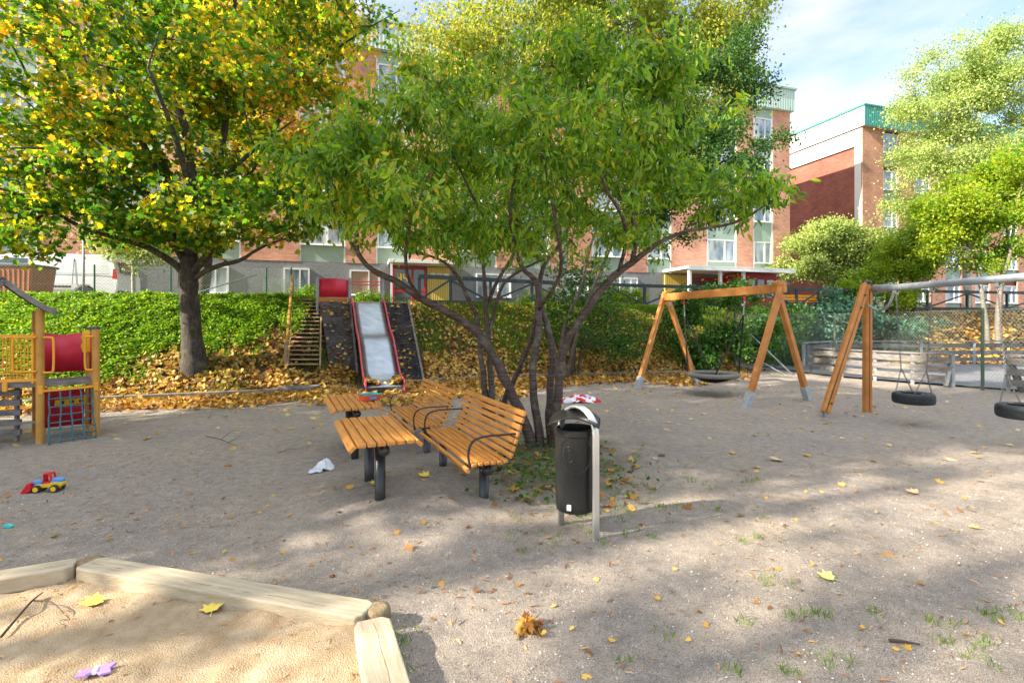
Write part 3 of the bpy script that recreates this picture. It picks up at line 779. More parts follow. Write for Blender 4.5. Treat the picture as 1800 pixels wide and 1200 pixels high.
# lattice by the wall
lt = MB(); lx = facade_s(500)
for k in range(-8, 16):
    for sgn in (1, -1):
        a = k * 0.14; p0 = (lx - 0.9 + a, -0.35, 0.2); p1 = (lx - 0.9 + a + sgn * 1.3, -0.35, 1.5)
        lo, hi = lx - 0.9, lx + 0.9
        def cl(p, q):
            p = Vector(p); q = Vector(q)
            for _ in range(1):
                for (u, w_) in ((p, q), (q, p)):
                    if u.x < lo: u += (w_ - u) * ((lo - u.x) / (w_.x - u.x)) if w_.x != u.x else Vector()
                    if u.x > hi: u += (w_ - u) * ((hi - u.x) / (w_.x - u.x)) if w_.x != u.x else Vector()
            return p, q
        if max(p0[0], p1[0]) <= lo or min(p0[0], p1[0]) >= hi: continue
        a_, b_ = cl(p0, p1)
        if (a_ - b_).length > 0.1: lt.beam(a_, b_, 0.025, 0.012, up=(0, 1, 0))
lt.build('trellis', M_green_panel, b1)

b2loc = Vector((25.2, 36.8, PLAT))
b2 = thing('apartment_building', 'brick apartment block on the right with teal roof edge and white framed gable', 'building', b2loc, ANG)
L2 = 34.0
MB().box((L2 / 2 + 0.02, D / 2 + 0.12, TOP / 2 - 0.1), (L2 - 0.24, D - 0.24, TOP - 0.2)).build('wall', M_brickdark, b2)
piers = [(0, 2.0), (3.5, 5.1), (6.8, 8.4), (10.1, 11.7), (13.4, 15.0), (16.7, 18.3), (20, 34)]
pm = MB()
for a, b in piers: pm.box(((a + b) / 2, 0.06, TOP / 2), (b - a, 0.12, TOP))
pm.build('brick_pier', M_brick, b2)
MB().box((L2 / 2, D / 2 - 0.1, TOP + 0.72), (L2 + 0.3, D + 0.3, 1.38)).build('roof_fascia', M_offwhite, b2)
MB().box((L2 / 2, -0.28, TOP + 0.72), (L2 + 0.34, 0.05, 1.42)).build('front_fascia', M_fascia_teal, b2)
MB().box((L2 / 2, D / 2 - 0.1, TOP + 1.47), (L2 + 0.5, D + 0.5, 0.1)).build('roof', M_fascia_teal, b2)
tr = MB(); tr.box((0.06, D / 2 + 0.1, TOP - 0.62), (0.12, D, 1.2)); tr.box((0.06, 0.35, (TOP - 1.2) / 2), (0.12, 0.55, TOP - 1.24))
tr.build('gable_render_band', M_offwhite, b2)
for k, (a, b) in enumerate([(2.0, 3.5), (5.1, 6.8), (8.4, 10.1), (11.7, 13.4), (15.0, 16.7)]):
    for q in range(5):
        MB().box(((a + b) / 2, 0.10, q * ST + 0.42), (b - a - 0.02, 0.05, 0.9)).build('spandrel_panel', M_green_panel, b2)
    for q in range(5): window(b2, (a + b) / 2, q * ST + 0.9, b - a - 0.1, 1.42, 0.075)

# ------------------------------------------------------------------ van
def van():
    c = G(120, 700)  # dummy
    yv = 19.6
    root = thing('parked_van', 'silver white panel van parked on the bank behind the hedge', 'van', (-17.75, 19.95, PLAT + 0.04), math.radians(13))
    # local x: +x is rear (right in the picture); length 5.2
    prof = [(2.42, 0.32), (2.50, 0.55), (2.50, 1.05), (2.40, 1.55), (2.28, 1.82), (2.10, 1.90), (-0.9, 1.92), (-1.35, 1.80), (-1.95, 1.28), (-2.50, 1.08), (-2.68, 0.85), (-2.68, 0.40), (-2.55, 0.30),
            (-2.15, 0.30), (-2.08, 0.55), (-1.88, 0.70), (-1.64, 0.70), (-1.44, 0.55), (-1.38, 0.30), (1.05, 0.30), (1.12, 0.55), (1.32, 0.70), (1.56, 0.70), (1.76, 0.55), (1.83, 0.30)]
    b = MB(); b.prism(prof, 1.86)
    for i, p in enumerate(b.v):
        if p.z > 1.0: p.y *= 1 - 0.13 * ((p.z - 1.0) / 0.92)
    b.build('body', M_van, root, bevel=0.06, seg=3)
    for x in (-1.76, 1.44):
        for s in (-1, 1):
            R = Matrix.Rotation(PI / 2, 3, 'X')
            t = MB().lathe([(0.20, -0.11), (0.31, -0.11), (0.335, -0.07), (0.335, 0.07), (0.31, 0.11), (0.20, 0.11)], (x, s * 0.80, 0.335), 24, R, caps=False)
            wo = t.build('wheel', M_rubber, root, smooth=False)
            rm = MB().lathe([(0.03, 0.055), (0.06, 0.06), (0.07, 0.02), (0.20, 0.05), (0.21, -0.06), (0.03, -0.08)], (x, s * 0.82, 0.335), 20, R if s < 0 else R @ Matrix.Rotation(PI, 3, 'X'))
            for k in range(6):
                a = k * PI / 3; rm.beam((x, s * 0.90, 0.335), (x + 0.19 * math.cos(a), s * 0.90, 0.335 + 0.19 * math.sin(a)), 0.045, 0.02, up=(0, 1, 0))
            rm.build('rim', M_galv, wo)
    for s in (-1, 1):
        w = MB(); ww = lambda z: 0.93 * (1 - 0.13 * ((z - 1.0) / 0.92))
        def side(poly):
            i = len(w.v)
            for off in (-0.001, 0.012):
                for x, z in poly: w.v.append(Vector((x, s * (ww(z) + off), z)))
            k = len(poly); w.f.append(tuple(range(i + k, i + 2 * k))); w.f.append(tuple(range(i, i + k))[::-1])
            for j in range(k): w.f.append((i + j, i + (j + 1) % k, i + k + (j + 1) % k, i + k + j))
        side([(-1.80, 1.22), (-0.45, 1.24), (-0.45, 1.70), (-1.02, 1.72), (-1.32, 1.62)])
        w.build('side_window', M_glass, root)
        w = MB(); side([(2.33, 0.98), (2.49, 0.98), (2.43, 1.38), (2.33, 1.36)]); w.build('tail_light', M_tail, root)
        w = MB(); side([(-1.3, 0.62), (1.0, 0.62), (1.0, 0.70), (-1.3, 0.70)]); w.build('side_moulding', M_black, root)
        w = MB(); side([(-0.32, 0.45), (-0.305, 0.45), (-0.305, 1.74), (-0.32, 1.74)]); side([(1.02, 0.74), (1.035, 0.74), (1.035, 1.74), (1.02, 1.74)]); side([(-0.28, 1.16), (2.2, 1.16), (2.2, 1.172), (-0.28, 1.172)]); w.build('panel_seam', M_dark, root)
    MB().box((2.53, 0, 0.42), (0.14, 1.8, 0.22)).build('rear_bumper', M_dark, root, bevel=0.04)
    MB().box((2.46, 0, 1.45), (0.02, 1.3, 0.45), M=Matrix.Rotation(-0.25, 3, 'Y')).build('rear_window', M_glass, root)
    MB().box((-1.66, 0, 1.54), (0.03, 1.4, 0.66), M=Matrix.Rotation(0.86, 3, 'Y')).build('windscreen', M_glass, root)
van()
# grit bin with dark lid
gb_x = 0
gb = thing('grit_bin', 'orange brown corrugated bin with dark lid in front of the van', 'bin', (P(26, 480, 17.2).x, 17.2, hz1(P(26, 480, 17.2).x, 17.2)), math.radians(3))
bn = MB(); bn.v = [Vector(p) for p in [(-0.85, -0.4, 0), (0.85, -0.4, 0), (0.85, 0.4, 0), (-0.85, 0.4, 0), (-0.97, -0.48, 1.18), (0.97, -0.48, 1.18), (0.97, 0.48, 1.18), (-0.97, 0.48, 1.18)]]
bn.f = [(0, 3, 2, 1), (4, 5, 6, 7), (0, 1, 5, 4), (1, 2, 6, 5), (2, 3, 7, 6), (3, 0, 4, 7)]
bn.build('tub', M_orange_tin, gb, bevel=0.02)
rb = MB()
for k in range(12): rb.beam((-0.78 + k * 0.142, -0.40, 0.05), (-0.88 + k * 0.16, -0.485, 1.1), 0.03, 0.03)
rb.build('rib', M_orange_tin, gb)
MB().prism([(-1.03, 0), (1.03, 0), (1.03, 0.06), (0.9, 0.10), (-0.9, 0.10), (-1.03, 0.06)], 1.06, c=(0, 0, 1.185)).build('lid', M_black, gb, bevel=0.01)

# ------------------------------------------------------------------ fences
def wire_mesh(p0, p1, z0, z1, pitch=0.085, r=0.0016, zf0=None, zf1=None):
    """diamond wire between two plan points"""
    p0 = Vector(p0); p1 = Vector(p1); d = p1 - p0; L = d.length; d.normalize(); H = z1 - z0
    dz0 = zf0 if zf0 is not None else 0; dz1 = zf1 if zf1 is not None else 0
    m = MB(); nn = Vector((-d.y, d.x, 0)) * r
    def pt(s, h):
        return p0 + d * s + Vector((0, 0, z0 + h + dz0 + (dz1 - dz0) * s / L))
    k = -int(H / pitch) - 1
    while k * pitch < L:
        s = k * pitch
        for sg in (1, -1):
            a = (s, 0) if sg == 1 else (s + H, 0); b = (s + H, H) if sg == 1 else (s, H)
            # clip to 0..L
            pts = []
            (s0, h0), (s1, h1) = a, b
            if s0 > s1: s0, h0, s1, h1 = s1, h1, s0, h0
            if s1 <= 0 or s0 >= L: continue
            if s0 < 0: h0 += (h1 - h0) * (-s0) / (s1 - s0); s0 = 0
            if s1 > L: h1 = h0 + (h1 - h0) * (L - s0) / (s1 - s0); s1 = L
            if s1 - s0 < 1e-3: continue
            A = pt(s0, h0); B = pt(s1, h1); u = (B - A).normalized(); x = u.cross(nn).normalized() * r
            i = len(m.v); m.v += [A + nn, A - nn * .5 + x * .87, A - nn * .5 - x * .87, B + nn, B - nn * .5 + x * .87, B - nn * .5 - x * .87]
            m.f += [(i, i + 1, i + 4, i + 3), (i + 1, i + 2, i + 5, i + 4), (i + 2, i, i + 3, i + 5)]
        k += 1
    return m
def chain_fence(name, label, pts, H, m_post, m_wire, post_r=0.03, pitch=0.085, r=0.002, braces=(), square=False, z=None):
    base = Vector(pts[0]); zb = [hz1(p[0], p[1]) if z is None else z for p in pts]
    root = thing(name, label, 'fence', (base.x, base.y, zb[0]))
    for p, q in zip(pts, zb):
        pm = MB()
        if square: pm.box((p[0], p[1], q + H / 2 - 0.1), (post_r * 2, post_r * 2, H + 0.3))
        else: pm.tube([(p[0], p[1], q - 0.3), (p[0], p[1], q + H + 0.04)], post_r, 10)
        pm.build('post', m_post, root, world=True)
    for i in range(len(pts) - 1):
        p = Vector((pts[i][0], pts[i][1], 0)); q = Vector((pts[i + 1][0], pts[i + 1][1], 0))
        m = wire_mesh(p, q, 0.03, H, pitch, r, zb[i], zb[i + 1])
        for h in (0.05, H * 0.5, H - 0.01):
            m.tube([(p.x, p.y, zb[i] + h), (q.x, q.y, zb[i + 1] + h)], 0.0025, 4)
        m.build('wire_mesh', m_wire, root, world=True)
    for a, b in braces: MB().tube([a, b], 0.022, 8).build('brace', m_post, root, world=True)
    return root
# left, on the bank behind the hedge
fy = lambda px, Y: (P(px, 500, Y).x, Y)
chain_fence('chain_link_fence', 'green chain link fence on the bank in front of the van', [(-22, 14.6), (-18.6, 15.2), fy(166, 16.2), fy(300, 16.7), fy(468, 17.0), fy(512, 17.1)], 1.15, M_fgreen, M_wire2, 0.025, 0.10, 0.0028,
            braces=[(P(348, 514, 16.8), P(452, 482, 17.0))])
# grey steel post behind
gp = thing('steel_post', 'bare grey steel post rising behind the hedge beside the van', 'post', (fy(147, 16.6)[0], 16.6, PLAT), 0)
MB().tube([(0, 0, -0.3), (0, 0, 2.35)], 0.035, 12).build('pole', M_galv, gp, smooth=True)
MB().lathe([(0.04, 0), (0.042, 0.03), (0.01, 0.05)], (0, 0, 2.35), 12).build('cap', M_yel, gp)
# right, at the ball court
chain_fence('chain_link_fence', 'tall chain link fence with sage green posts around the ball court', [(8.4, 19.3), (12.6, 20.0), (12.5, 13.6), (12.55, 10.8)], 2.15, M_sage, M_wire, 0.04, 0.11, 0.0022,
            braces=[], z=0.0)
br = thing('steel_brace', 'two slanting grey steel pipes bracing the fence beyond the nest swing', 'brace', (8.5, 19.2, 0))
MB().tube([P(1290, 560, 19.2), P(1396, 661, 17.4)], 0.03, 8).build('pipe', M_galv, br, world=True, smooth=True)
MB().tube([P(1296, 612, 19.2), P(1386, 662, 17.4)], 0.025, 8).build('pipe', M_galv, br, world=True, smooth=True)

def railing():
    pts = [P(737, 500, 18.3), P(792, 500, 18.9), P(862, 500, 19.8), P(935, 500, 20.8), P(1005, 500, 21.6), P(1070, 500, 22.3), P(1133, 500, 23), P(1196, 500, 23.6), P(1262, 500, 24.2), P(1328, 500, 24.8), P(1400, 500, 25.2), P(1440, 500, 25.4), P(1490, 500, 25.8), P(1560, 500, 26.4), P(1630, 500, 27), P(1700, 500, 27.6), P(1770, 500, 28.2), P(1850, 500, 29)]
    root = thing('board_railing', 'long dark board railing with slanting braces along the top of the bank', 'railing', (pts[0].x, pts[0].y, PLAT))
    g = [max(hz1(p.x, p.y), PLAT - 0.25) for p in pts]
    zt = PLAT + 0.98
    for p, z in zip(pts, g): MB().box((p.x, p.y, (z - 0.3 + zt) / 2), (0.10, 0.10, zt - z + 0.3), rz=0.3).build('post', M_dark, root, world=True)
    for i in range(len(pts) - 1):
        a, b = pts[i], pts[i + 1]
        MB().beam((a.x, a.y - 0.06, zt + 0.02), (b.x, b.y - 0.06, zt + 0.02), 0.07, 0.15).build('top_rail', M_dark, root, world=True, bevel=0.008)
        MB().beam((a.x, a.y - 0.07, PLAT + 0.1), (b.x, b.y - 0.07, PLAT + 0.1), 0.05, 0.13).build('bottom_rail', M_dark, root, world=True)
        if i % 2 == 0: q0, q1 = (a.x, a.y - 0.06, PLAT + 0.16), (b.x, b.y - 0.06, zt - 0.06)
        else: q0, q1 = (a.x, a.y - 0.06, zt - 0.06), (b.x, b.y - 0.06, PLAT + 0.16)
        MB().beam(q0, q1, 0.05, 0.07).build('brace', M_dark, root, world=True)
railing()

def board_row(name, label, pts, H, gap_boards=3, side=-1, z=0.05, lean=0):
    root = thing(name, label, 'barrier', (pts[0][0], pts[0][1], z))
    for p in pts:
        MB().box((p[0], p[1], z + H / 2 - 0.05), (0.09, 0.09, H + 0.1), rz=0.9).build('post', M_galv, root, world=True)
    for i in range(len(pts) - 1):
        a = Vector(pts[i] + (0,)); b = Vector(pts[i + 1] + (0,)); d = (b - a).normalized(); n = Vector((-d.y, d.x, 0)) * side * 0.07
        bh = 0.17; gp_ = (H - 0.08) / gap_boards
        for k in range(gap_boards):
            zc = z + 0.12 + k * gp_ + bh / 2
            MB().beam(a + n + Vector((0, 0, zc)), b + n + Vector((0, 0, zc + random.uniform(-.012, .012))), 0.035, bh).build('board', M_oldwood, root, world=True, bevel=0.004)
        MB().beam(a + Vector((0, 0, z + H + 0.02)), b + Vector((0, 0, z + H + 0.02)), 0.18, 0.04).build('top_board', M_oldwood, root, world=True, bevel=0.004)
    return root
g_ = lambda px, py: (G(px, py).x, G(px, py).y)
board_row('board_barrier', 'weathered grey board barrier of the ball court, near run left of the gap', [g_(1425, 657), g_(1480, 663), g_(1538, 669), g_(1604, 675.5), g_(1675, 682)], 0.85)
board_row('board_barrier', 'short weathered grey board barrier right of the gap at the picture edge', [g_(1772, 689), g_(1860, 697), g_(1960, 706)], 0.9)
board_row('board_barrier', 'far run of grey board barrier behind the asphalt, below the leafy bank', [g_(1413, 652.5), (11.4, 19.8), (13.2, 21.2), (17.2, 21.5), (19.5, 21.6), (21.8, 21.7), (25, 21.8)], 0.95, side=1)
# slanted supports at the gap
for px, py, lab in ((1676, 681, 'left of'), (1768, 689, 'right of')):
    q = G(px, py); rt_ = thing('timber_strut', 'slanting weathered timber strut %s the gap in the board barrier' % lab, 'strut', (q.x, q.y, 0.05))
    s = -1 if px < 1700 else 1
    MB().beam((s * 0.30, -0.12, 0), (s * 0.02, -0.02, 0.85), 0.12, 0.10).build('timber', M_oldwood, rt_, bevel=0.01)
    MB().beam((s * 0.34, -0.18, 0.02), (s * 0.07, -0.08, 0.85), 0.08, 0.012).build('steel_strap', M_galv, rt_)

# ------------------------------------------------------------------ slide with platform, mats and stair
MATG = []
def slide():
    bot = Vector((-3.20, 12.95, 0.30)); top = Vector((-4.66, 16.45, 2.42))
    root = thing('embankment_slide', 'wide steel slide with faded red sides and red panel on the bank', 'slide', (bot.x, bot.y, 0))
    d = Vector((top.x - bot.x, top.y - bot.y, 0)); Ltot = d.length; d.normalize(); n = Vector((d.y, -d.x, 0))  # to the right
    prof = [(0.0, 0.17), (0.10, 0.23), (0.45, 0.26), (0.62, 0.35), (0.80, 0.46), (1.35, 0.96), (1.72, 1.28), (1.86, 1.36), (2.12, 1.43), (2.28, 1.52), (2.9, 2.02), (3.35, 2.36), (3.5, 2.44), (3.95, 2.47)]
    W = 0.45
    b0 = Vector((bot.x, bot.y, 0))
    sp = [(float(a), float(b)) for a, b in zip(np.interp(np.linspace(0, len(prof) - 1, 60), range(len(prof)), [p[0] for p in prof]), np.interp(np.linspace(0, len(prof) - 1, 60), range(len(prof)), [p[1] for p in prof]))]
    # smooth
    arr = np.array(sp)
    for _ in range(3): arr[1:-1] = (arr[:-2] + arr[1:-1] * 2 + arr[2:]) / 4
    sh = MB()
    def f(u, v):
        s, z = arr[int(round(u * 59))]
        w = (v - 0.5) * 2 * W
        return b0 + d * s + n * w + Vector((0, 0, z))
    sh.grid(f, 59, 6)
    o = sh.build('chute', M_steel, root, smooth=True, world=True)
    so = o.modifiers.new('thick', 'SOLIDIFY'); so.thickness = 0.01; so.offset = -1
    for s in (-1, 1):
        rl = MB()
        for i in range(59):
            a, za = arr[i]; b, zb = arr[i + 1]
            ha = 0.12
            q = [b0 + d * a + n * s * (W + 0.02) + Vector((0, 0, za - 0.03)), b0 + d * b + n * s * (W + 0.02) + Vector((0, 0, zb - 0.03)), b0 + d * b + n * s * (W + 0.02) + Vector((0, 0, zb + ha)), b0 + d * a + n * s * (W + 0.02) + Vector((0, 0, za + ha))]
            k = len(rl.v)
            for off in (n * s * 0.0, n * s * 0.02):
                rl.v += [p + off for p in q]
            rl.f += [(k, k + 1, k + 2, k + 3), (k + 4, k + 7, k + 6, k + 5), (k + 3, k + 2, k + 6, k + 7), (k, k + 4, k + 5, k + 1)]
            if i in (0,): rl.f.append((k, k + 3, k + 7, k + 4))
        pts = [b0 + d * a + n * s * (W + 0.03) + Vector((0, 0, z + 0.125)) for a, z in arr[::3]]
        rl.tube([b0 + n * s * (W + 0.03) + Vector((0, 0, 0.02))] + pts, 0.022, 8)
        rl.build('side_rail', M_redrail, root, world=True)
    # platform
    tp = b0 + d * 3.55
    def loc(a, w, z): return b0 + d * a + n * w + Vector((0, 0, z))
    M = Matrix((n, d, Vector((0, 0, 1)))).transposed()
    MB().box(loc(4.35, -0.45, 2.40), (2.1, 1.0, 0.1), M=M).build('platform', M_stairwood, root, world=True)
    for w in (-1.48, -0.53, 0.51):
        MB().tube([loc(3.86, w, 1.9), loc(3.86, w, 3.22)], 0.05, 10).build('post', M_galv, root, world=True)
    MB().grid(lambda u, v: loc(3.86 - 0.06 * math.sin(PI * u), -1.43 + 0.85 * u, 2.60 + (0.56 + 0.03 * math.sin(PI * u)) * v), 12, 1).build('red_panel', M_redpl, root, world=True, smooth=True).modifiers.new('s', 'SOLIDIFY').thickness = 0.02
    MB().box(loc(3.84, -1.04, 2.50), (0.86, 0.05, 0.16), M=M).build('kick_board', M_swing, root, world=True)
    for z in (3.12, 3.02): MB().tube([loc(3.84, -0.52, z), loc(3.84, 0.50, z)], 0.018, 8).build('rail', M_redrail, root, world=True)
    # mats
    def mat_(wb0, wb1, wt0, wt1, s0, s1, mm, lab, cover):
        mr = thing('rubber_mat', lab, 'mat', b0 + d * s0 + n * wb0)
        def gp(u):
            p = b0 + d * (s0 + (s1 - s0) * u) + n * (wb0 + wb1) / 2; return hz1(p.x, p.y)
        zm0 = gp(0) + 0.05; zb_ = max(0.0, max((gp(u) + 0.04 - (zm0 + (2.46 - zm0) * u)) / math.sin(PI * u) for u in np.linspace(.15, .85, 8)))
        def g(u, v):
            w0 = wb0 + (wt0 - wb0) * u; w1 = wb1 + (wt1 - wb1) * u
            p = b0 + d * (s0 + (s1 - s0) * u) + n * (w0 + (w1 - w0) * v)
            return Vector((p.x, p.y, zm0 + (2.46 - zm0) * u + 0.022 * ((u * 6.0) % 1.0 - 0.5) + zb_ * math.sin(PI * u)))
        so_ = MB().grid(g, 72, 4).build('surface', mm, mr, world=True).modifiers.new('s', 'SOLIDIFY'); so_.thickness = 0.14; MATG.append(g); so_.offset = 1
        ed = MB(); e = 1
        ed.beam(g(0, e) + Vector((0, 0, -0.02)), g(1, e) + Vector((0, 0, -0.02)), 0.06, 0.12); ed.build('edge_board', M_oldwood, mr, world=True)
    mat_(-1.22, -0.52, -1.42, -0.52, 1.65, 3.7, M_tread2, 'worn dark rubber mat left of the steel slide', 0)
    mat_(0.52, 1.36, 0.52, 1.30, 1.65, 3.7, M_tread, 'black rubber mat right of the steel slide', 0)
    return b0, d, n
SB, SD, SN = slide()
def stair():
    b = Vector((P(534, 655, 13.85).x, 13.85, 0.38)); t = Vector((P(541, 533, 16.5).x, 16.5, 2.45))
    root = thing('wooden_stair', 'steep brown wooden stair with open treads left of the slide', 'stair', b)
    d = t - b; nh = Vector((1, 0, 0)); W = 0.44
    lift = max(hz1((b + d * k).x, (b + d * k).y) - (b + d * k).z for k in np.linspace(0, 0.97, 12)) + 0.11
    b = b + Vector((0, 0, lift)); t = t + Vector((0, 0, lift * 0.6)); d = t - b
    for s in (-1, 1):
        MB().beam(b + nh * s * W, t + nh * s * W, 0.045, 0.16).build('stringer', M_stairwood, root, world=True, bevel=0.005)
    N = 17
    for i in range(N):
        p = b + d * ((i + 0.5) / N) + Vector((0, 0, 0.03))
        MB().box(p, (2 * W - 0.05, 0.16, 0.032)).build('tread', M_stairwood, root, world=True, bevel=0.004)
    hp = [b + nh * (-W - 0.05) + d * 0.12 + Vector((0, 0, 0.45)), t + nh * (-W - 0.05) + Vector((0, 0, 0.72))]
    MB().beam(hp[0], hp[1], 0.06, 0.09).build('handrail', M_yelwood, root, world=True, bevel=0.01)
    for k in (0.02, 0.5, 0.97):
        q = b + nh * (-W - 0.05) + d * k
        top = hp[0] + (hp[1] - hp[0]) * max(0, (k - 0.12) / 0.88)
        MB().beam(q + Vector((0, 0, -0.3)), Vector((q.x, q.y, top.z + 0.02)), 0.07, 0.07).build('post', M_stairwood, root, world=True)
    sl = thing('stepping_slab', 'flat grey slab half under leaves at the foot of the wooden stair', 'slab', (b.x + 0.15, 13.2, hz1(b.x, 13.2) + 0.06))
    MB().box((0, 0, 0), (0.9, 0.55, 0.10)).build('slab', M_oldwood, sl, bevel=0.01)
stair()

# ------------------------------------------------------------------ benches and tables
WD = Vector((-0.41, 0.912, 0)).normalized()       # long axis
PD = Vector((WD.y, -WD.x, 0))                     # to the right
BA = math.atan2(WD.y, WD.x)
def copy_tree(o, parent=None):
    c = o.copy(); col.objects.link(c)
    if parent is not None: c.parent = parent
    for ch in list(o.children): copy_tree(ch, c)
    return c
def rounded_slat(m, p0, p1, w, h, M=None):
    pass
def make_bench():
    # local x along the bench (0..1.75), local y: - is back (right), front edge y=0
    root = thing('park_bench', 'nearer orange slatted bench with black armrests beside the litter bin', 'bench', (-0.40, 4.68, 0.10), BA, 'orange benches in a row')
    L = 1.72
    seat = [(0.0, 0.345, 0.4), (-0.062, 0.385, 0.0), (-0.125, 0.39, 0), (-0.188, 0.39, 0), (-0.251, 0.388, 0), (-0.314, 0.386, 0.02), (-0.377, 0.39, 0.08)]
    back = [(-0.435, 0.435, 0.95), (-0.462, 0.497, 1.15), (-0.486, 0.562, 1.2), (-0.508, 0.628, 1.22), (-0.53, 0.694, 1.25), (-0.553, 0.76, 1.28), (-0.578, 0.822, 1.28)]
    for i, (y, z, a) in enumerate(seat):
        R = Matrix.Rotation(-a if i else 1.2, 3, 'X')
        MB().box((L / 2, y, z), (L, 0.05, 0.032), M=R).build('seat_slat', M_wood, root, bevel=0.008)
    for i, (y, z, a) in enumerate(back):
        R = Matrix.Rotation(-a, 3, 'X')
        MB().box((L / 2, y, z), (L, 0.052 if i < 6 else 0.06, 0.032 if i < 6 else 0.04), M=R).build('back_slat', M_wood, root, bevel=0.008 if i < 6 else 0.016)
    for x in (0.16, L - 0.16):
        fr = MB()
        pts = [(x, -0.02, 0.33), (x, -0.10, 0.35), (x, -0.35, 0.355), (x, -0.44, 0.40), (x, -0.50, 0.53), (x, -0.545, 0.67), (x, -0.60, 0.82)]
        for a, b in zip(pts[:-1], pts[1:]): fr.beam(a, b, 0.05, 0.012)
        fr.build('bracket', M_black, root)
        MB().tube([(x + 0.12, -0.26, -0.45), (x + 0.12, -0.26, 0.31)], 0.048, 16).build('leg', M_black, root, smooth=True)
    MB().tube([(0.22, -0.26, 0.29), (L - 0.22, -0.26, 0.29)], 0.042, 12).build('crossbar', M_black, root, smooth=True)
    for x in (0.16, L - 0.16):
        MB().sphere((x, -0.26, 0.28), 0.05, 16).build('ball_cap', M_black, root, smooth=True)
    for x in (0.04, L - 0.10):
        ar = MB(); pts = catmull([(x, -0.03, 0.36), (x, -0.015, 0.50), (x, -0.06, 0.60), (x, -0.18, 0.635), (x, -0.40, 0.635), (x, -0.555, 0.635)], 5)
        for a, b in zip(pts[:-1], pts[1:]): ar.beam(a, b + (b - a) * 0.08, 0.035, 0.012, up=(0, 0.3, 1))
        ar.build('armrest', M_black, root)
    return root
bench1 = make_bench()
bench2 = copy_tree(bench1); bench2.location = (-0.40 - 0.90, 4.68 + 2.05, 0.03); bench2['label'] = 'farther orange slatted bench with black armrests next to the far table'
def make_table():
    root = thing('picnic_table', 'nearer orange slatted table on black steel legs', 'table', (-1.10, 4.50, 0.0), BA, 'orange tables in a row')
    L = 1.33; W = 0.68; n = 8
    for i in range(n):
        y = W / 2 - (i + 0.5) * W / n
        edge = i in (0, n - 1)
        s = 1 if i == 0 else -1
        z = 0.735 - (0.022 if edge else 0)
        R = Matrix.Rotation((-0.75 * s) if edge else 0, 3, 'X')
        MB().box((L / 2, y + (-0.006 * s if edge else 0), z), (L, W / n - 0.012, 0.04), M=R).build('slat', M_wood, root, bevel=0.009)
    for x in (0.22, L - 0.22):
        MB().box((x, 0, 0.702), (0.06, W - 0.14, 0.02)).build('bracket', M_black, root)
    MB().tube([(0.14, 0, 0.655), (L - 0.14, 0, 0.655)], 0.042, 12).build('crossbar', M_black, root, smooth=True)
    for x in (0.12, L - 0.12): MB().sphere((x, 0, 0.65), 0.05, 16).build('ball_cap', M_black, root, smooth=True)
    for x in (0.34, L - 0.34): MB().tube([(x, 0.0, -0.3), (x, 0.0, 0.66)], 0.05, 16).build('leg', M_black, root, smooth=True)
    return root
table1 = make_table()
table2 = copy_tree(table1); table2.location = (-1.10 - 0.85, 4.50 + 2.0, -0.03); table2['label'] = 'farther orange slatted table with a lunch box on it'
# lunch box on the far table
tp = G(650, 699, 0.76)
lb = thing('lunch_box', 'open coral red box with teal inner tray on the far table', 'box', (tp.x, tp.y, 0.728), BA + 0.25)
def tub(m, w, d, h, t=0.008, tap=0.85):
    o = [(-w / 2, -d / 2), (w / 2, -d / 2), (w / 2, d / 2), (-w / 2, d / 2)]
    i0 = len(m.v)
    for k, (a, b, z) in enumerate([(tap, tap, 0), (1, 1, h), (1 - 2 * t / w, 1 - 2 * t / d, h), (tap - 2 * t / w, tap - 2 * t / d, 0.012)]):
        for x, y in o: m.v.append(Vector((x * a, y * b, z)))
    m.f.append((i0 + 3, i0 + 2, i0 + 1, i0)); m.f.append((i0 + 12, i0 + 13, i0 + 14, i0 + 15))
    for r in range(3):
        for j in range(4): m.f.append((i0 + r * 4 + j, i0 + r * 4 + (j + 1) % 4, i0 + r * 4 + 4 + (j + 1) % 4, i0 + r * 4 + 4 + j))
    return m
tub(MB(), 0.20, 0.26, 0.075).build('tub', M_coral, lb, bevel=0.006)
tr_ = tub(MB(), 0.19, 0.25, 0.03); tr_.v = [v + Vector((0.0, 0, 0.062)) for v in tr_.v]; tr_.build('inner_tray', M_teal, lb, bevel=0.005)
kn = MB()
for k in range(14): kn.beam((random.uniform(-.06, .06), random.uniform(-.09, .09), 0.082), (random.uniform(-.06, .06), random.uniform(-.09, .09), 0.090), 0.008, 0.006)
kn.build('contents', M_galv, lb)
MB().box((-0.115, 0.0, 0.04), (0.02, 0.10, 0.03)).build('clasp', M_blue, lb, bevel=0.004)

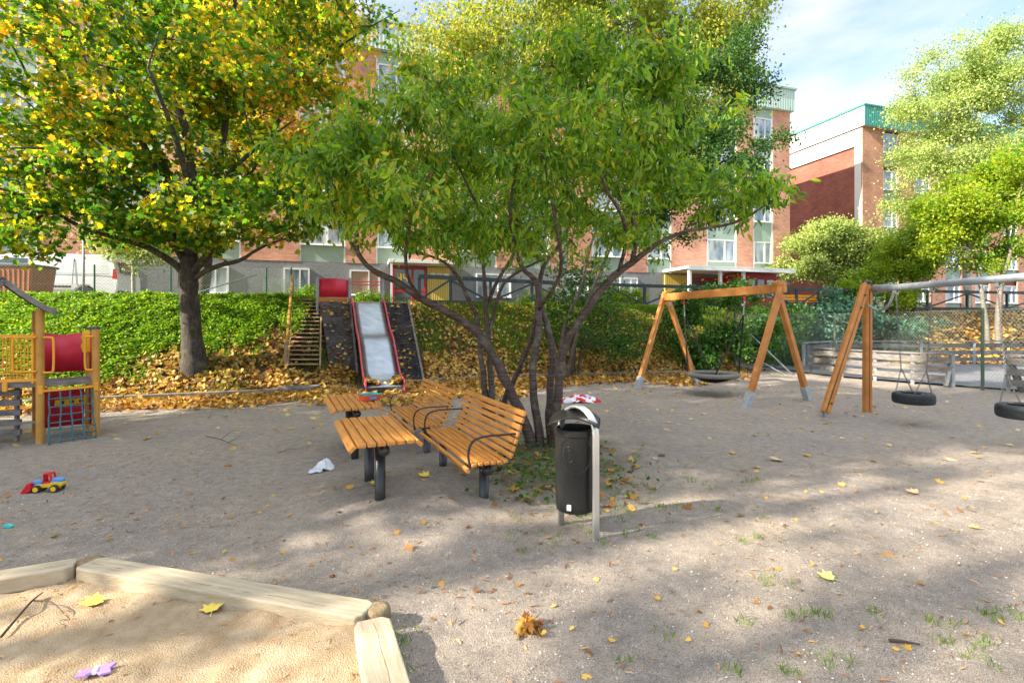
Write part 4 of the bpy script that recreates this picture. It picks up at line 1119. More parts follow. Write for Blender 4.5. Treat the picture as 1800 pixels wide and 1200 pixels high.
# ------------------------------------------------------------------ litter bin
def litter_bin():
    root = thing('litter_bin', 'black litter bin with curved hood on an aluminium hoop post', 'litter bin', (0.545, 4.42, 0.0))
    prof = [(0.155, 0.20), (0.163, 0.205), (0.168, 0.24), (0.172, 0.84), (0.180, 0.845), (0.180, 0.895), (0.172, 0.90), (0.160, 0.90), (0.160, 0.85), (0.155, 0.30)]
    MB().lathe(prof, n=40).build('body', M_bin, root, smooth=False, bevel=0.003)
    em = MB()
    for (cx_, cz, rx, rz_, r) in ((-0.015, 0.70, 0.14, 0.16, 0.006), (-0.07, 0.70, 0.042, 0.065, 0.006), (-0.07, 0.70, 0.02, 0.035, 0.005)):
        pts = []
        for k in range(28):
            a = 2 * PI * k / 28; ang = -PI / 2 + (cx_ + rx * math.cos(a)) / 0.171
            pts.append((0.1705 * math.cos(ang), 0.1705 * math.sin(ang), cz + rz_ * math.sin(a)))
        em.tube(pts, r, 6, closed=True)
    em.build('embossed_rings', M_bin, root, smooth=True)
    MB().box((-0.07, -0.158, 0.26), (0.035, 0.012, 0.045), rz=-0.42).build('sticker', M_white, root)
    hd = MB()
    def h(u, v):
        a = (u - 0.5) * 2; c = (v - 0.5) * 2
        x = a * 0.215; z = 1.035 - 0.085 * abs(a) ** 2.2 + 0.015 * c * c
        y = c * 0.17 * (1 - 0.2 * abs(a) ** 3)
        return (x, y, z)
    hd.grid(h, 24, 10); o = hd.build('hood', M_bin, root, smooth=True); o.modifiers.new('s', 'SOLIDIFY').thickness = 0.008
    o.rotation_euler = (math.radians(6), 0, math.radians(-12))
    hp = MB()
    for off in (-0.022, 0.0, 0.022):
        c = Vector((0.10, -0.165, 0)); dr = Vector((0.62, -0.78, 0)).normalized(); pr = Vector((-dr.y, dr.x, 0))
        pts = [(0.10 + 0.04, -0.185, -0.25)]
        path = [Vector((0.150, -0.175, z)) for z in (-0.25, 0.2, 0.6, 0.86)]
        ctr = Vector((0.02, -0.02, 0.86)); rx = (Vector((0.150, -0.175, 0.86)) - ctr)
        for k in range(1, 13):
            a = PI * k / 12
            path.append(ctr + rx * math.cos(a) + Vector((0, 0, 0.222 * math.sin(a))))
        e = path[-1]; path += [Vector((e.x, e.y, z)) for z in (0.6, -0.25)]
        side = Vector((-rx.y, rx.x, 0)).normalized()
        hp.tube([p + side * off for p in path], 0.0155, 8)
    hp.build('hoop_post', M_alu, root, smooth=True)
    MB().box((0.0, 0, 0.19), (0.14, 0.14, 0.02)).build('base_plate', M_black, root)
M_bin = mat('black_bin_plastic', (0.006, 0.0065, 0.007), 0.34, color2=(0.020, 0.020, 0.019), scale=5, spec=0.5, stretch=(1, 1, 0.5))
litter_bin()

# ------------------------------------------------------------------ chains
def chain_mb(m, p0, p1, link=0.042, r=0.0045, w=0.012):
    p0 = Vector(p0); p1 = Vector(p1); d = p1 - p0; L = d.length; d.normalize()
    a = d.cross(Vector((0, 1, 0.2))).normalized(); b = d.cross(a); n = max(1, int(L / (link * 0.72)))
    for i in range(n):
        c = p0 + d * (L * (i + 0.5) / n); s = a if i % 2 else b
        pts = []
        for k in range(8):
            t = 2 * PI * k / 8
            pts.append(c + d * (link * 0.5 * math.cos(t)) + s * (w * math.sin(t)))
        m.tube(pts, r, 4, closed=True)
# ------------------------------------------------------------------ nest swing
def nest_swing():
    NL = G(1308, 714); NR = G(1425, 704); FL_ = G(1123, 683); FR = G(1222, 675)
    nt_ = Vector((6.02, 11.55, 2.60)); ft = Vector((4.42, 14.75, 2.56))
    root = thing('swing_frame', 'orange timber double A frame of the nest swing', 'swing frame', (5.2, 13.2, 0))
    up = Vector((0, 0, 1))
    bd = (nt_ - ft).normalized()
    for feet, top, sgn in (((NL, NR), nt_, 1), ((FL_, FR), ft, -1)):
        for i, f in enumerate(feet):
            v = (top - f).normalized(); off = bd * (0.06 if i == 0 else -0.06) * sgn
            tp_ = top + v * 0.14
            MB().beam(f + v * 0.32 + off, tp_ + off, 0.12, 0.12, up=bd).build('leg', M_swing, root, world=True, bevel=0.012)
            sh = MB(); q = f + off
            sh.box(q + Vector((0, 0, 0.12)), (0.15, 0.13, 0.52)); 
            so = MB().beam(f + off - v * 0.18, f + off + v * 0.34, 0.145, 0.145, up=bd)
            so.build('steel_shoe', M_shoe, root, world=True, bevel=0.006)
    MB().beam(ft + bd * -0.12 + Vector((0, 0, -0.03)), nt_ + bd * 0.16 + Vector((0, 0, -0.03)), 0.12, 0.2).build('beam', M_swing, root, world=True, bevel=0.012)
    bo = MB()
    for p in (nt_ + Vector((0, -0.13, -0.1)), nt_ + Vector((0.06, -0.13, -0.28)), ft + Vector((0, -0.13, -0.25))): bo.lathe([(0.018, 0), (0.018, 0.02)], p, 8, Matrix.Rotation(PI / 2, 3, 'X'))
    bo.build('bolt', M_galv, root, world=True)
    MB().box(ft + Vector((0.10, -0.12, -0.2)), (0.05, 0.05, 0.16)).build('angle_bracket', M_galv, root, world=True)
    # the hanging nest
    c = Vector((5.19, 13.22, 0.46)); R = 0.60; p = Vector((-bd.y, bd.x, 0)); bh = Vector((bd.x, bd.y, 0)).normalized()
    nst = thing('nest_swing_seat', 'round nest swing seat with grey rope rim and black net bowl', 'swing seat', c)
    ring = [c + (bh * math.cos(a) + p * math.sin(a)) * R for a in np.linspace(0, 2 * PI, 40, endpoint=False)]
    MB().tube(ring, 0.062, 10, closed=True).build('rim', M_ring, nst, world=True, smooth=True)
    net = MB()
    for k in range(20):
        a = 2 * PI * k / 20
        for sg in (1, -1):
            pts = []
            for t in np.linspace(1, 0.08, 9):
                aa = a + sg * (1 - t) * 0.7; z = -0.20 * (1 - t ** 2)
                pts.append(c + (bh * math.cos(aa) + p * math.sin(aa)) * R * t * 0.97 + Vector((0, 0, z)))
            net.tube(pts, 0.009, 4)
    for t in (0.75, 0.5, 0.3, 0.15):
        net.tube([c + (bh * math.cos(a) + p * math.sin(a)) * R * t + Vector((0, 0, -0.20 * (1 - t * t))) for a in np.linspace(0, 2 * PI, 24, endpoint=False)], 0.010, 4, closed=True)
    def bowl(u, v):
        a = 2 * PI * v; t = 0.05 + 0.93 * u
        return c + (bh * math.cos(a) + p * math.sin(a)) * R * t + Vector((0, 0, -0.185 * (1 - t * t)))
    net.grid(bowl, 6, 24)
    net.build('net', M_net, nst, world=True)
    for s, X0 in ((-1, Vector((4.74, 14.12, 2.45))), (1, Vector((5.62, 12.38, 2.46)))):
        j = X0 + Vector((0, 0, -0.42)) + (c - X0) * 0.03
        ch = MB(); chain_mb(ch, X0, j, 0.05, 0.006, 0.014); ch.build('chain', M_galv, nst, world=True)
        MB().tube([X0 + Vector((0, 0, 0.04)), X0 + Vector((0, 0, -0.14))], 0.028, 8).build('sleeve', M_redpaint, nst, world=True)
        for sg in (-1, 1):
            q = c + (bh * s * 0.72 + p * sg * 0.72) * R
            MB().tube([j, (j + q) / 2 + Vector((0, 0, -0.01)), q], 0.020, 8).build('rope', M_net, nst, world=True)
M_shoe = mat('zinc_shoe', (0.30, 0.32, 0.34), 0.55, metal=0.4, color2=(0.5, 0.52, 0.54), scale=14)
nest_swing()
# ------------------------------------------------------------------ tyre swing
def tyre_swing():
    F1 = G(1450, 731); post = Vector((7.23, 10.42, 0)); top = Vector((7.22, 10.40, 2.52))
    root = thing('swing_frame', 'tyre swing frame with orange timber legs and grey steel top pipe', 'swing frame', (7.2, 10.3, 0))
    tl = Vector((7.17, 10.36, 2.60))
    MB().beam(F1 + Vector((0, 0, 0.06)), tl, 0.15, 0.13, up=(0, 1, 0)).build('leg', M_swing, root, world=True, bevel=0.03)
    MB().beam(post + Vector((0.04, 0.06, -0.2)), top + Vector((0.04, 0.06, 0.02)), 0.14, 0.14, up=(0, 1, 0)).build('leg', M_swing, root, world=True, bevel=0.03)
    gr = MB(); dv = (tl - F1).normalized(); sd = dv.cross(Vector((0, 1, 0))).normalized()
    for o_ in (0.015,):
        gr.beam(F1 + Vector((0, -0.07, 0.1)) + sd * o_, tl + Vector((0, -0.07, -0.05)) + sd * o_, 0.008, 0.012)
        gr.beam(post + Vector((0.04, -0.012, 0)), top + Vector((0.04, -0.012, -0.05)), 0.008, 0.012)
    gr.build('groove', M_black, root, world=True)
    MB().box(F1 + Vector((0, 0, 0.0)), (0.05, 0.08, 0.16)).build('foot', M_galv, root, world=True)
    cp_ = MB().lathe([(0.085, -0.02), (0.09, 0.03), (0.07, 0.05)], tl + Vector((0.01, 0, 0.0)), 16); cp_.build('cap', M_black, root, world=True, smooth=True)
    b0 = Vector((7.28, 10.28, 2.47)); b1_ = Vector((7.78, 4.2, 2.47)); bd = (b1_ - b0).normalized()
    MB().tube([b0, b0 + bd * 0.25, b0 + bd * 0.5, b1_], [0.085, 0.08, 0.062, 0.062], 20).build('top_pipe', M_galv, root, world=True, smooth=True)
    MB().tube(catmull([tl + Vector((-0.02, -0.05, -0.44)), b0 + bd * 0.10 + Vector((0, 0, -0.42)), b0 + bd * 0.34 + Vector((0, 0, -0.33)), b0 + bd * 0.48 + Vector((0, 0, -0.06))], 6), 0.024, 10).build('brace', M_galv, root, world=True, smooth=True)
    # far-side frame, beyond the right edge of the picture
    for dx in (-0.7, 0.7):
        MB().beam(b1_ + Vector((dx, -0.1, -2.55)), b1_ + Vector((0, 0, 0.1)), 0.14, 0.14, up=(0, 1, 0)).build('leg', M_swing, root, world=True, bevel=0.03)
    bl = MB()
    for z in (0.25, 2.1, 2.35):
        t = z / 2.6; q = F1 + (tl - F1) * t + Vector((0, -0.075, 0)); bl.lathe([(0.018, 0), (0.016, 0.02)], q, 8, Matrix.Rotation(PI / 2, 3, 'X'))
    bl.build('bolt', M_black, root, world=True)
    for Yc, zt, lab, dpx in ((9.38, 0.42, 'black tyre seat hanging on chains from the grey pipe, left one', 0), (7.50, 0.50, 'black tyre seat hanging on chains, cut by the right picture edge', 0)):
        u = (b0.y - Yc) / (b0.y - b1_.y); cx_ = b0.x + (b1_.x - b0.x) * u
        c = Vector((cx_, Yc, zt))
        ty = thing('tyre_swing_seat', lab, 'swing seat', c, group='tyre seats on the swing')
        R = 0.325
        prof = [(0.19, 0.075), (0.20, 0.09), (0.27, 0.102), (0.305, 0.092), (0.320, 0.07), (0.326, 0.038), (0.321, 0.034), (0.321, 0.030), (0.327, 0.026), (0.327, 0.004), (0.321, 0.0), (0.321, -0.004), (0.327, -0.008), (0.327, -0.03), (0.321, -0.034), (0.321, -0.038), (0.325, -0.042), (0.318, -0.07), (0.300, -0.092), (0.26, -0.10), (0.20, -0.088), (0.19, -0.07), (0.20, -0.06), (0.27, -0.07), (0.29, 0.0), (0.27, 0.065), (0.20, 0.06), (0.19, 0.075)]
        t = MB().lathe(prof, c, 40, caps=False); t.build('tyre', M_rubber, ty, world=True, smooth=False)
        for s in (-1, 1):
            X0 = b0 + bd * ((Yc - b0.y) / bd.y) + bd * s * 0.38 * (1 if s > 0 else 1) + Vector((0, 0, -0.10))
            j = Vector((c.x, c.y, 0)) + Vector((bd.x, bd.y, 0)) * s * 0.27 + Vector((0, 0, zt + 0.52))
            ch = MB(); chain_mb(ch, X0 + Vector((0, 0, -0.05)), j)
            for q in (-1, 1):
                pt_ = c + Vector((bd.x, bd.y, 0)) * s * 0.20 + Vector((-bd.y, bd.x, 0)) * q * 0.17 + Vector((0, 0, 0.09))
                chain_mb(ch, j, pt_)
            ch.build('chain', M_chain, ty, world=True)
            hg = MB(); hg.box(X0 + Vector((0.02, 0, 0.03)), (0.012, 0.06, 0.10)); hg.box(X0 + Vector((-0.02, 0, 0.03)), (0.012, 0.06, 0.10)); hg.lathe([(0.02, -0.03), (0.02, 0.03)], X0 + Vector((0, 0, -0.02)), 8, Matrix.Rotation(PI / 2, 3, 'X'))
            hg.build('hanger', M_galv, ty, world=True)
            MB().lathe([(0.03, 0), (0.03, 0.004)], c + Vector((bd.x, bd.y, 0)) * s * 0.20 + Vector((0, 0.0, 0.098)), 10).build('washer', M_galv, ty, world=True)
M_chain = mat('dark_chain_steel', (0.10, 0.10, 0.10), 0.45, metal=0.7, color2=(0.22, 0.22, 0.22), scale=40)
tyre_swing()

# ------------------------------------------------------------------ climbing tower, left edge
def tower():
    A = Vector((-7.05, 7.65, 0)); B = Vector((-6.60, 8.12, 0)); v = Vector((-0.54, 0.52, 0)); C_ = B + v; D_ = A + v
    E = A + Vector((-1.15, -0.42, 0)); F_ = E + v * 1.2
    root = thing('climbing_tower', 'yellow timber toddler climbing tower with small roof, red panels and rope net', 'play tower', (A.x, A.y, 0))
    up = Vector((0, 0, 1))
    def post(p, h, m=M_yelwood, r=0.052):
        MB().tube([p + up * -0.15, p + up * h], r, 14).build('post', m, root, world=True, smooth=False, bevel=0.004)
        if h < 1.8: MB().lathe([(r + .004, 0), (r + .004, .02), (r * .6, .045)], p + up * h, 12).build('cap', M_dark, root, world=True)
    post(A, 2.0); post(B, 1.70); post(C_, 1.68); post(D_, 1.98, M_swing); post(E, 2.0); post(F_, 2.0)
    P_ = 0.90
    dk = MB(); poly = [A, B, C_, D_]
    for z0, z1 in ((P_ - 0.06, P_),):
        i = len(dk.v)
        for z in (z0, z1):
            for q in poly: dk.v.append(q + up * z)
        dk.f += [(i + 3, i + 2, i + 1, i), (i + 4, i + 5, i + 6, i + 7)] + [(i + j, i + (j + 1) % 4, i + 4 + (j + 1) % 4, i + 4 + j) for j in range(4)]
    dk.build('deck', M_oldwood, root, world=True, bevel=0.005)
    dk = MB(); poly = [E, A, D_, F_]; i = 0
    for z in (P_ - 0.062, P_ - 0.002):
        for q in poly: dk.v.append(q + up * z)
    dk.f += [(3, 2, 1, 0), (4, 5, 6, 7)] + [(j, (j + 1) % 4, 4 + (j + 1) % 4, 4 + j) for j in range(4)]
    dk.build('deck', M_oldwood, root, world=True, bevel=0.005)
    def panel(p, q, z0, z1, m=M_redpl, bow=0.05, name='red_panel', inset=0.06):
        d = (q - p).normalized(); n = Vector((-d.y, d.x, 0)); a = p + d * inset; b = q - d * inset
        o = MB().grid(lambda u, w: a + (b - a) * u + n * bow * math.sin(PI * u) + up * (z0 + (z1 - z0) * w + (0.02 * math.cos(2 * PI * u) if w > .5 else 0)), 14, 1).build(name, m, root, world=True, smooth=True)
        o.modifiers.new('s', 'SOLIDIFY').thickness = 0.018; return o
    panel(D_, C_, 0.99, 1.62); panel(C_, B, 1.03, 1.60)
    panel(D_, C_, 0.10, 0.72); panel(C_, B, 0.10, 0.72)
    # yellow plaque with three holes
    pl = thing_part = MB(); m_ = (D_ + C_) / 2; dd = (C_ - D_).normalized(); nn = Vector((dd.y, -dd.x, 0)); Mx = Matrix((dd, nn * -1, up)).transposed()
    pl.box(m_ + nn * 0.04 + dd * 0.1 + up * 0.50, (0.42, 0.02, 0.10), M=Mx); po = pl.build('plaque', M_yelpl, root, world=True, bevel=0.02)
    hl = MB()
    for k in (-0.12, 0.0, 0.12): hl.lathe([(0.03, -0.014), (0.03, 0.014)], m_ + nn * 0.04 + dd * (0.1 + k) + up * 0.50, 12, Mx @ Matrix.Rotation(PI / 2, 3, 'X'))
    for q in hl.v: q -= root.location
    hl.build('hole', M_dark, po)
    pg = MB(); pg.prism([(-0.05, -0.17), (0.05, -0.17), (0.075, -0.05), (0.05, 0.0), (0.075, 0.08), (0.03, 0.2), (-0.03, 0.2), (-0.07, 0.08), (-0.05, 0.0), (-0.075, -0.06)], 0.02, M=Mx, c=C_ + up * 1.48 + nn * 0.07 - dd * 0.04)
    pg.build('cutout_figure', M_yelpl, root, world=True)
    # handles
    def handle(p, d, z0, z1, w=0.16, name='handle'):
        pts = [p + up * z0 + d * 0.04, p + up * z0 + d * (w - 0.04), p + up * (z0 + 0.05) + d * w, p + up * (z1 - 0.05) + d * w, p + up * z1 + d * (w - 0.04), p + up * z1 + d * 0.04]
        MB().tube(catmull(pts, 4), 0.016, 8).build(name, M_yel, root, world=True, smooth=True)
    dAB = (B - A).normalized()
    fr = Vector((0.25, -0.28, 0)).normalized() * 0.06
    handle(A + fr, Vector((1, 0.2, 0)).normalized(), 1.06, 1.58, 0.17); handle(A + fr, Vector((-1, -0.36, 0)).normalized(), 1.08, 1.58, 0.32)
    handle(B + fr, Vector((-1, -0.2, 0)).normalized(), 1.06, 1.58, 0.15)
    # lower yellow bar and net
    MB().beam(A + up * 0.78 + fr * 0.6, B + up * 0.80 + fr * 0.6, 0.03, 0.035).build('bar', M_yel, root, world=True)
    for p, zz, rz_ in ((A + fr * 0.9, 0.80, 0.8), (B + fr * 0.9, 0.80, 0.8), (A + Vector((-.35, -.18, 0)), 0.86, 0.35)):
        MB().box(p + up * zz, (0.055, 0.03, 0.13), rz=rz_).build('bracket', M_yel, root, world=True)
    nt2 = MB(); a0 = A + dAB * 0.10 + fr * 0.5 + up * 0.78; a1 = B - dAB * 0.06 + fr * 0.5 + up * 0.78
    outw = Vector((0.62, -0.60, 0)) * 0.32
    b0_ = A + dAB * 0.08 + outw + up * 0.0; b1_ = B - dAB * 0.02 + outw * 0.75 + up * 0.0
    def npt(u, w):
        p = a0.lerp(a1, u).lerp(b0_.lerp(b1_, u), w); return p + Vector((0, 0, -0.05 * math.sin(PI * w))) + Vector((random.uniform(-.006, .006),) * 2 + (random.uniform(-.006, .006),))
    for k in range(5): nt2.tube([npt(k / 4, w) for w in np.linspace(0, 1, 10)], 0.011, 6)
    for k in range(1, 8): nt2.tube([npt(u, k / 7.4) for u in np.linspace(0, 1, 7)], 0.010, 6)
    nt2.build('rope_net', M_rope, root, world=True, smooth=True)
    # grid panel A-E
    gr = MB(); dE = (E - A).normalized(); L_ = (E - A).length
    for z in (0.95, 1.60): gr.beam(A + up * z, E + up * z, 0.03, 0.045)
    for k in range(1, 27):
        q = A + dE * (0.06 + k * (L_ - 0.1) / 27); gr.beam(q + up * 0.95, q + up * 1.60, 0.009, 0.009, up=(0, 1, 0))
    for k in range(1, 14):
        z = 0.95 + 0.65 * k / 14; gr.beam(A + dE * 0.05 + up * z, E + up * z, 0.009, 0.009)
    gr.beam(A + dE * 0.08 + up * 0.9, A + dE * 0.08 + up * 1.66, 0.03, 0.035, up=(0, 1, 0))
    gr.build('mesh_panel', M_yel, root, world=True)
    # back mesh panel
    # steps on the left, seen from the side
    for k in range(5):
        z = 0.74 - k * 0.15; q = (A + E) / 2 + dE * 0.12 + Vector((0.25, -0.7, 0)).normalized() * -0.3
        MB().box(A + dE * 0.62 + v * 0.4 + up * z, (0.82, 0.06, 0.09), rz=math.atan2(dE.y, dE.x)).build('step', M_oldwood, root, world=True, bevel=0.006)
    MB().beam(A + dE * 0.26 + v * 0.42 + up * 0.86, A + dE * 0.26 + v * 0.42, 0.04, 0.05).build('stringer', M_oldwood, root, world=True)
    MB().beam(A + up * 0.32, E + up * 0.30, 0.04, 0.03).build('rail', M_oldwood, root, world=True)
    # roof
    ridge = A + dE * 0.42 + up * 2.44; eave = A - dE * 0.18 + up * 1.98; eave2 = A + dE * 1.05 + up * 1.98
    vd = v.normalized(); Lr = 1.15
    for e, nm in ((eave, 0), (eave2, 1)):
        r_ = MB(); st_ = ridge - vd * 0.18; 
        def rp(u, w):
            p = ridge.lerp(e, u) + vd * (-0.22 + Lr * w); return p + up * (-0.05 * math.sin(PI * u) * 0.6)
        r_.grid(rp, 6, 1); o = r_.build('roof_panel', M_tread2 if nm == 0 else M_tread2, root, world=True); o.modifiers.new('s', 'SOLIDIFY').thickness = 0.03
        ed = MB()
        for a_, b_ in zip(np.linspace(0, 1, 7)[:-1], np.linspace(0, 1, 7)[1:]):
            ed.beam(rp(a_, 0) + up * -0.045 - vd * 0.012, rp(b_, 0) + up * -0.045 - vd * 0.012, 0.02, 0.07)
        ed.build('roof_edge', M_oldwood, root, world=True)
tower()

# ------------------------------------------------------------------ sandbox planks and stumps
def plank(a, b, w, label, z=0.13, th=0.06, split=False):
    a = Vector((a.x, a.y, z)); b = Vector((b.x, b.y, z))
    root = thing('sandbox_plank', label, 'plank', ((a + b) / 2).xyz, math.atan2((b - a).y, (b - a).x), 'planks around the sandpit')
    L = (b - a).length
    m = MB(); n = 30
    def top(u, v):
        return ((u - 0.5) * L, (v - 0.5) * w + 0.004 * math.sin(u * 9), 0.003 * math.sin(u * 5 + v * 3))
    pts = [(-L / 2, -w / 2 + 0.02), (-L / 2 + 0.05, -w / 2), (L / 2 - 0.03, -w / 2), (L / 2, -w / 2 + 0.04), (L / 2, w / 2 - 0.03), (L / 2 - 0.05, w / 2), (-L / 2 + 0.04, w / 2), (-L / 2, w / 2 - 0.04)]
    i = 0
    for z_ in (-th - 0.05, 0):
        for x, y in pts: m.v.append(Vector((x, y, z_)))
    k = len(pts); m.f = [tuple(range(k))[::-1], tuple(range(k, 2 * k))] + [(j, (j + 1) % k, k + (j + 1) % k, k + j) for j in range(k)]
    m.build('board', M_plank, root, bevel=0.012, seg=3)
    cr = MB(); x = -L / 2 + 0.05; y = random.uniform(-0.01, 0.02)
    while x < L / 2 - 0.1:
        x2 = x + random.uniform(0.05, 0.12); y2 = y + random.uniform(-0.006, 0.006)
        if split or random.random() < 0.45: cr.beam((x, y, 0.0), (x2, y2, 0.0), 0.0025, 0.003)
        x, y = x2, y2
    cr.build('crack', M_stump, root)
    return root
plank(A1 + Vector((-0.02, -0.02, 0)), Z1, 0.17, 'short stretch of pale sandpit plank at the left picture edge')
plank(A2, B2, 0.19, 'long pale sandpit plank, dark mossy at its near side')
plank(B2 + Vector((0.045, -0.09, 0)), Z3, 0.20, 'pale sandpit plank running to the bottom edge, split along its length', split=True)
for p, r, lab in ((Vector((-2.995, 3.64, 0)), 0.075, 'round dark stump at the left corner of the sandpit planks'), (Vector((-0.80, 3.03, 0)), 0.07, 'round dark stump at the right corner of the sandpit planks')):
    st_ = thing('wooden_stump', lab, 'stump', p)
    m = MB(); prof = [(r * 1.05, -0.2), (r * 1.05, 0.09), (r * 0.98, 0.115), (r * 0.6, 0.127), (0.01, 0.122)]
    m.lathe(prof, n=16)
    for q in m.v: q.x *= 1 + 0.12 * math.sin(q.z * 9 + 2 * math.atan2(q.y, q.x)); q.y *= 1.1
    m.build('log', M_stump, st_, smooth=True)

# ------------------------------------------------------------------ toy loader
def loader():
    p = G(84, 862); z = hz1(p.x, p.y)
    root = thing('toy_loader', 'red, yellow and blue toy wheel loader on the gravel', 'toy loader', (p.x, p.y, z), math.radians(8))
    s = 0.8
    ch = MB(); ch.prism([(-0.11, 0.05), (0.14, 0.05), (0.165, 0.08), (0.165, 0.10), (0.10, 0.11), (0.02, 0.10), (-0.03, 0.085), (-0.10, 0.085)], 0.07); ch.build('chassis', M_yelpl, root, bevel=0.006)
    MB().prism([(0.04, 0.10), (0.155, 0.098), (0.158, 0.125), (0.14, 0.142), (0.06, 0.145), (0.04, 0.135)], 0.065).build('hood', M_blue, root, bevel=0.008)
    MB().prism([(-0.10, 0.085), (-0.04, 0.085), (-0.045, 0.115), (-0.07, 0.125), (-0.13, 0.12), (-0.13, 0.10)], 0.05).build('front_arm', M_blue, root, bevel=0.005)
    cb_ = MB()
    for y in (-0.03, 0.03):
        cb_.prism([(-0.03, 0.095), (0.04, 0.095), (0.065, 0.14), (0.05, 0.20), (-0.02, 0.20), (-0.03, 0.185), (-0.012, 0.185), (0.035, 0.185), (0.045, 0.14), (0.02, 0.115), (-0.02, 0.115)], 0.012, c=(0, y, 0))
    cb_.box((0.012, 0, 0.196), (0.07, 0.07, 0.012)); cb_.box((0.05, 0, 0.12), (0.015, 0.06, 0.05)); cb_.box((-0.02, 0, 0.145), (0.010, 0.07, 0.09))
    cb_.build('cab', M_redtoy, root, bevel=0.003)
    bk = MB(); bk.prism([(-0.13, 0.02), (-0.225, -0.012), (-0.235, -0.004), (-0.165, 0.10), (-0.15, 0.105), (-0.125, 0.06)], 0.11); bk.build('bucket', M_redtoy, root, bevel=0.004)
    MB().beam((-0.08, 0, 0.09), (-0.14, 0, 0.05), 0.03, 0.02).build('lift_arm', M_blue, root)
    for x in (-0.075, 0.095):
        for y in (-1, 1):
            R = Matrix.Rotation(PI / 2, 3, 'X')
            w = MB().lathe([(0.026, -0.016), (0.038, -0.016), (0.042, -0.008), (0.042, 0.008), (0.038, 0.016), (0.026, 0.016)], (x, y * 0.05, 0.042), 20, R); wo = w.build('wheel', M_rubber, root)
            MB().lathe([(0.026, -0.019), (0.020, -0.012), (0.010, -0.021), (0.010, 0.021), (0.020, 0.012), (0.026, 0.019)], (x, y * 0.05, 0.042), 16, R).build('rim', M_yelpl, wo)
loader()
# small plastic bits
def blobby(m, n, seed, sc, rough):
    pass
q = G(15, 930); tl_ = thing('plastic_scrap', 'small turquoise plastic piece on the gravel at the left edge', 'plastic piece', (q.x, q.y, hz1(q.x, q.y)))
MB().prism([(-0.035, 0), (0.035, 0), (0.04, 0.02), (0.01, 0.035), (-0.03, 0.03)], 0.03).build('shell', M_teal, tl_, bevel=0.006)
q = G(168, 1183, 0.06); pt_ = thing('lilac_toy', 'lilac bow shaped toy lying in the sandpit', 'toy', (q.x, q.y, float(sz(np.array([q.x]), np.array([q.y]))[0]) + 0.012), 0.35)
tm = MB()
for s in (-1, 1):
    tm.prism([(0, -0.01), (s * 0.03, -0.035), (s * 0.075, -0.03), (s * 0.06, 0.0), (s * 0.08, 0.03), (s * 0.03, 0.035), (0, 0.01)], 0.014, M=Matrix.Rotation(-PI / 2 + 0.15 * s, 3, 'X'), c=(0, 0, 0.008))
tm.build('wings', M_purple, pt_, bevel=0.003)
MB().tube([(0, -0.02, 0.012), (0, 0.02, 0.012)], 0.012, 8).build('knot', M_white, pt_)
# crumpled cloths
def cloth(name, label, cat, px, py, w, d, h, m, seed, rz=0, z=None, fa=1.0):
    q = G(px, py); zz = hz1(q.x, q.y) if z is None else z
    root = thing(name, label, cat, (q.x, q.y, zz), rz)
    nu, nv = 46, 34
    us, vs = np.meshgrid(np.linspace(-1, 1, nu), np.linspace(-1, 1, nv), indexing='ij')
    ang = np.arctan2(vs, us); rr = np.hypot(us, vs)
    edge = 1 + 0.35 * vnoise(np.cos(ang) * 2, np.sin(ang) * 2, 1.3, seed)
    xs = us * w / 2 * edge; ys = vs * d / 2 * edge
    fold = np.abs(vnoise(us + 0.3 * vs, vs * 1.2, 3.2, seed + 1)) * 1.5 + np.abs(vnoise(us, vs, 7, seed + 2)) * 0.5 + vnoise(us, vs, 1.5, seed + 3) * 0.8
    zs = h * np.clip(1 - rr ** 2 * 0.75, 0, 1) * np.clip(0.45 + 0.35 * (1 - fa) + fold * fa, 0.1, 1.6) + 0.006
    zs = np.where(rr > 1.05, 0.006 + 0.3 * h * np.abs(vnoise(us, vs, 5, seed + 5)), zs)
    sc = np.maximum(rr, 1e-6); lim = np.minimum(1, 1.08 / sc)
    V_ = np.stack([xs * lim, ys * lim, zs], -1).reshape(-1, 3)
    ii = (np.arange(nu - 1)[:, None] * nv + np.arange(nv - 1)[None, :]).ravel()
    me = np_mesh('fabric', V_, np.stack([ii, ii + nv, ii + nv + 1, ii + 1], 1).ravel(), np.arange(len(ii)) * 4, np.full(len(ii), 4))
    o = link_mesh('fabric', me, m, root, smooth=True); o.modifiers.new('s', 'SOLIDIFY').thickness = 0.004
    return root
def rwmat():
    m = bpy.data.materials.new('red_white_fabric'); n, b = nodes_of(m); tc = add(n, 'ShaderNodeTexCoord')
    v = add(n, 'ShaderNodeTexVoronoi', Scale=9.0); n.links.new(tc.outputs['Object'], v.inputs['Vector'])
    s = add(n, 'ShaderNodeSeparateColor'); n.links.new(v.outputs['Color'], s.inputs[0])
    r = ramp(n, [(0.0, (0.62, 0.01, 0.03)), (0.48, (0.62, 0.01, 0.03)), (0.50, (0.8, 0.78, 0.78)), (0.97, (0.8, 0.78, 0.78)), (1.0, (0.15, 0.35, 0.7))]); n.links.new(s.outputs[0], r.inputs['Fac'])
    n.links.new(r.outputs['Color'], b.inputs['Base Color']); b.inputs['Roughness'].default_value = 0.7; return m
cloth('crumpled_cloth', 'crumpled red and white cloth on the gravel beyond the litter bin', 'cloth', 1017, 707, 1.05, 0.50, 0.16, rwmat(), 5, 0.05)
M_wcl = mat('white_cotton', (0.55, 0.57, 0.60), 0.85, color2=(0.75, 0.76, 0.78), scale=9)
cloth('crumpled_rag', 'crumpled white cloth on the gravel left of the nearer table', 'cloth', 570, 824, 0.22, 0.18, 0.13, M_wcl, 9, 0.3, fa=0.45)
_r = [o for o in bpy.data.objects if o.name == 'crumpled_rag'][0]
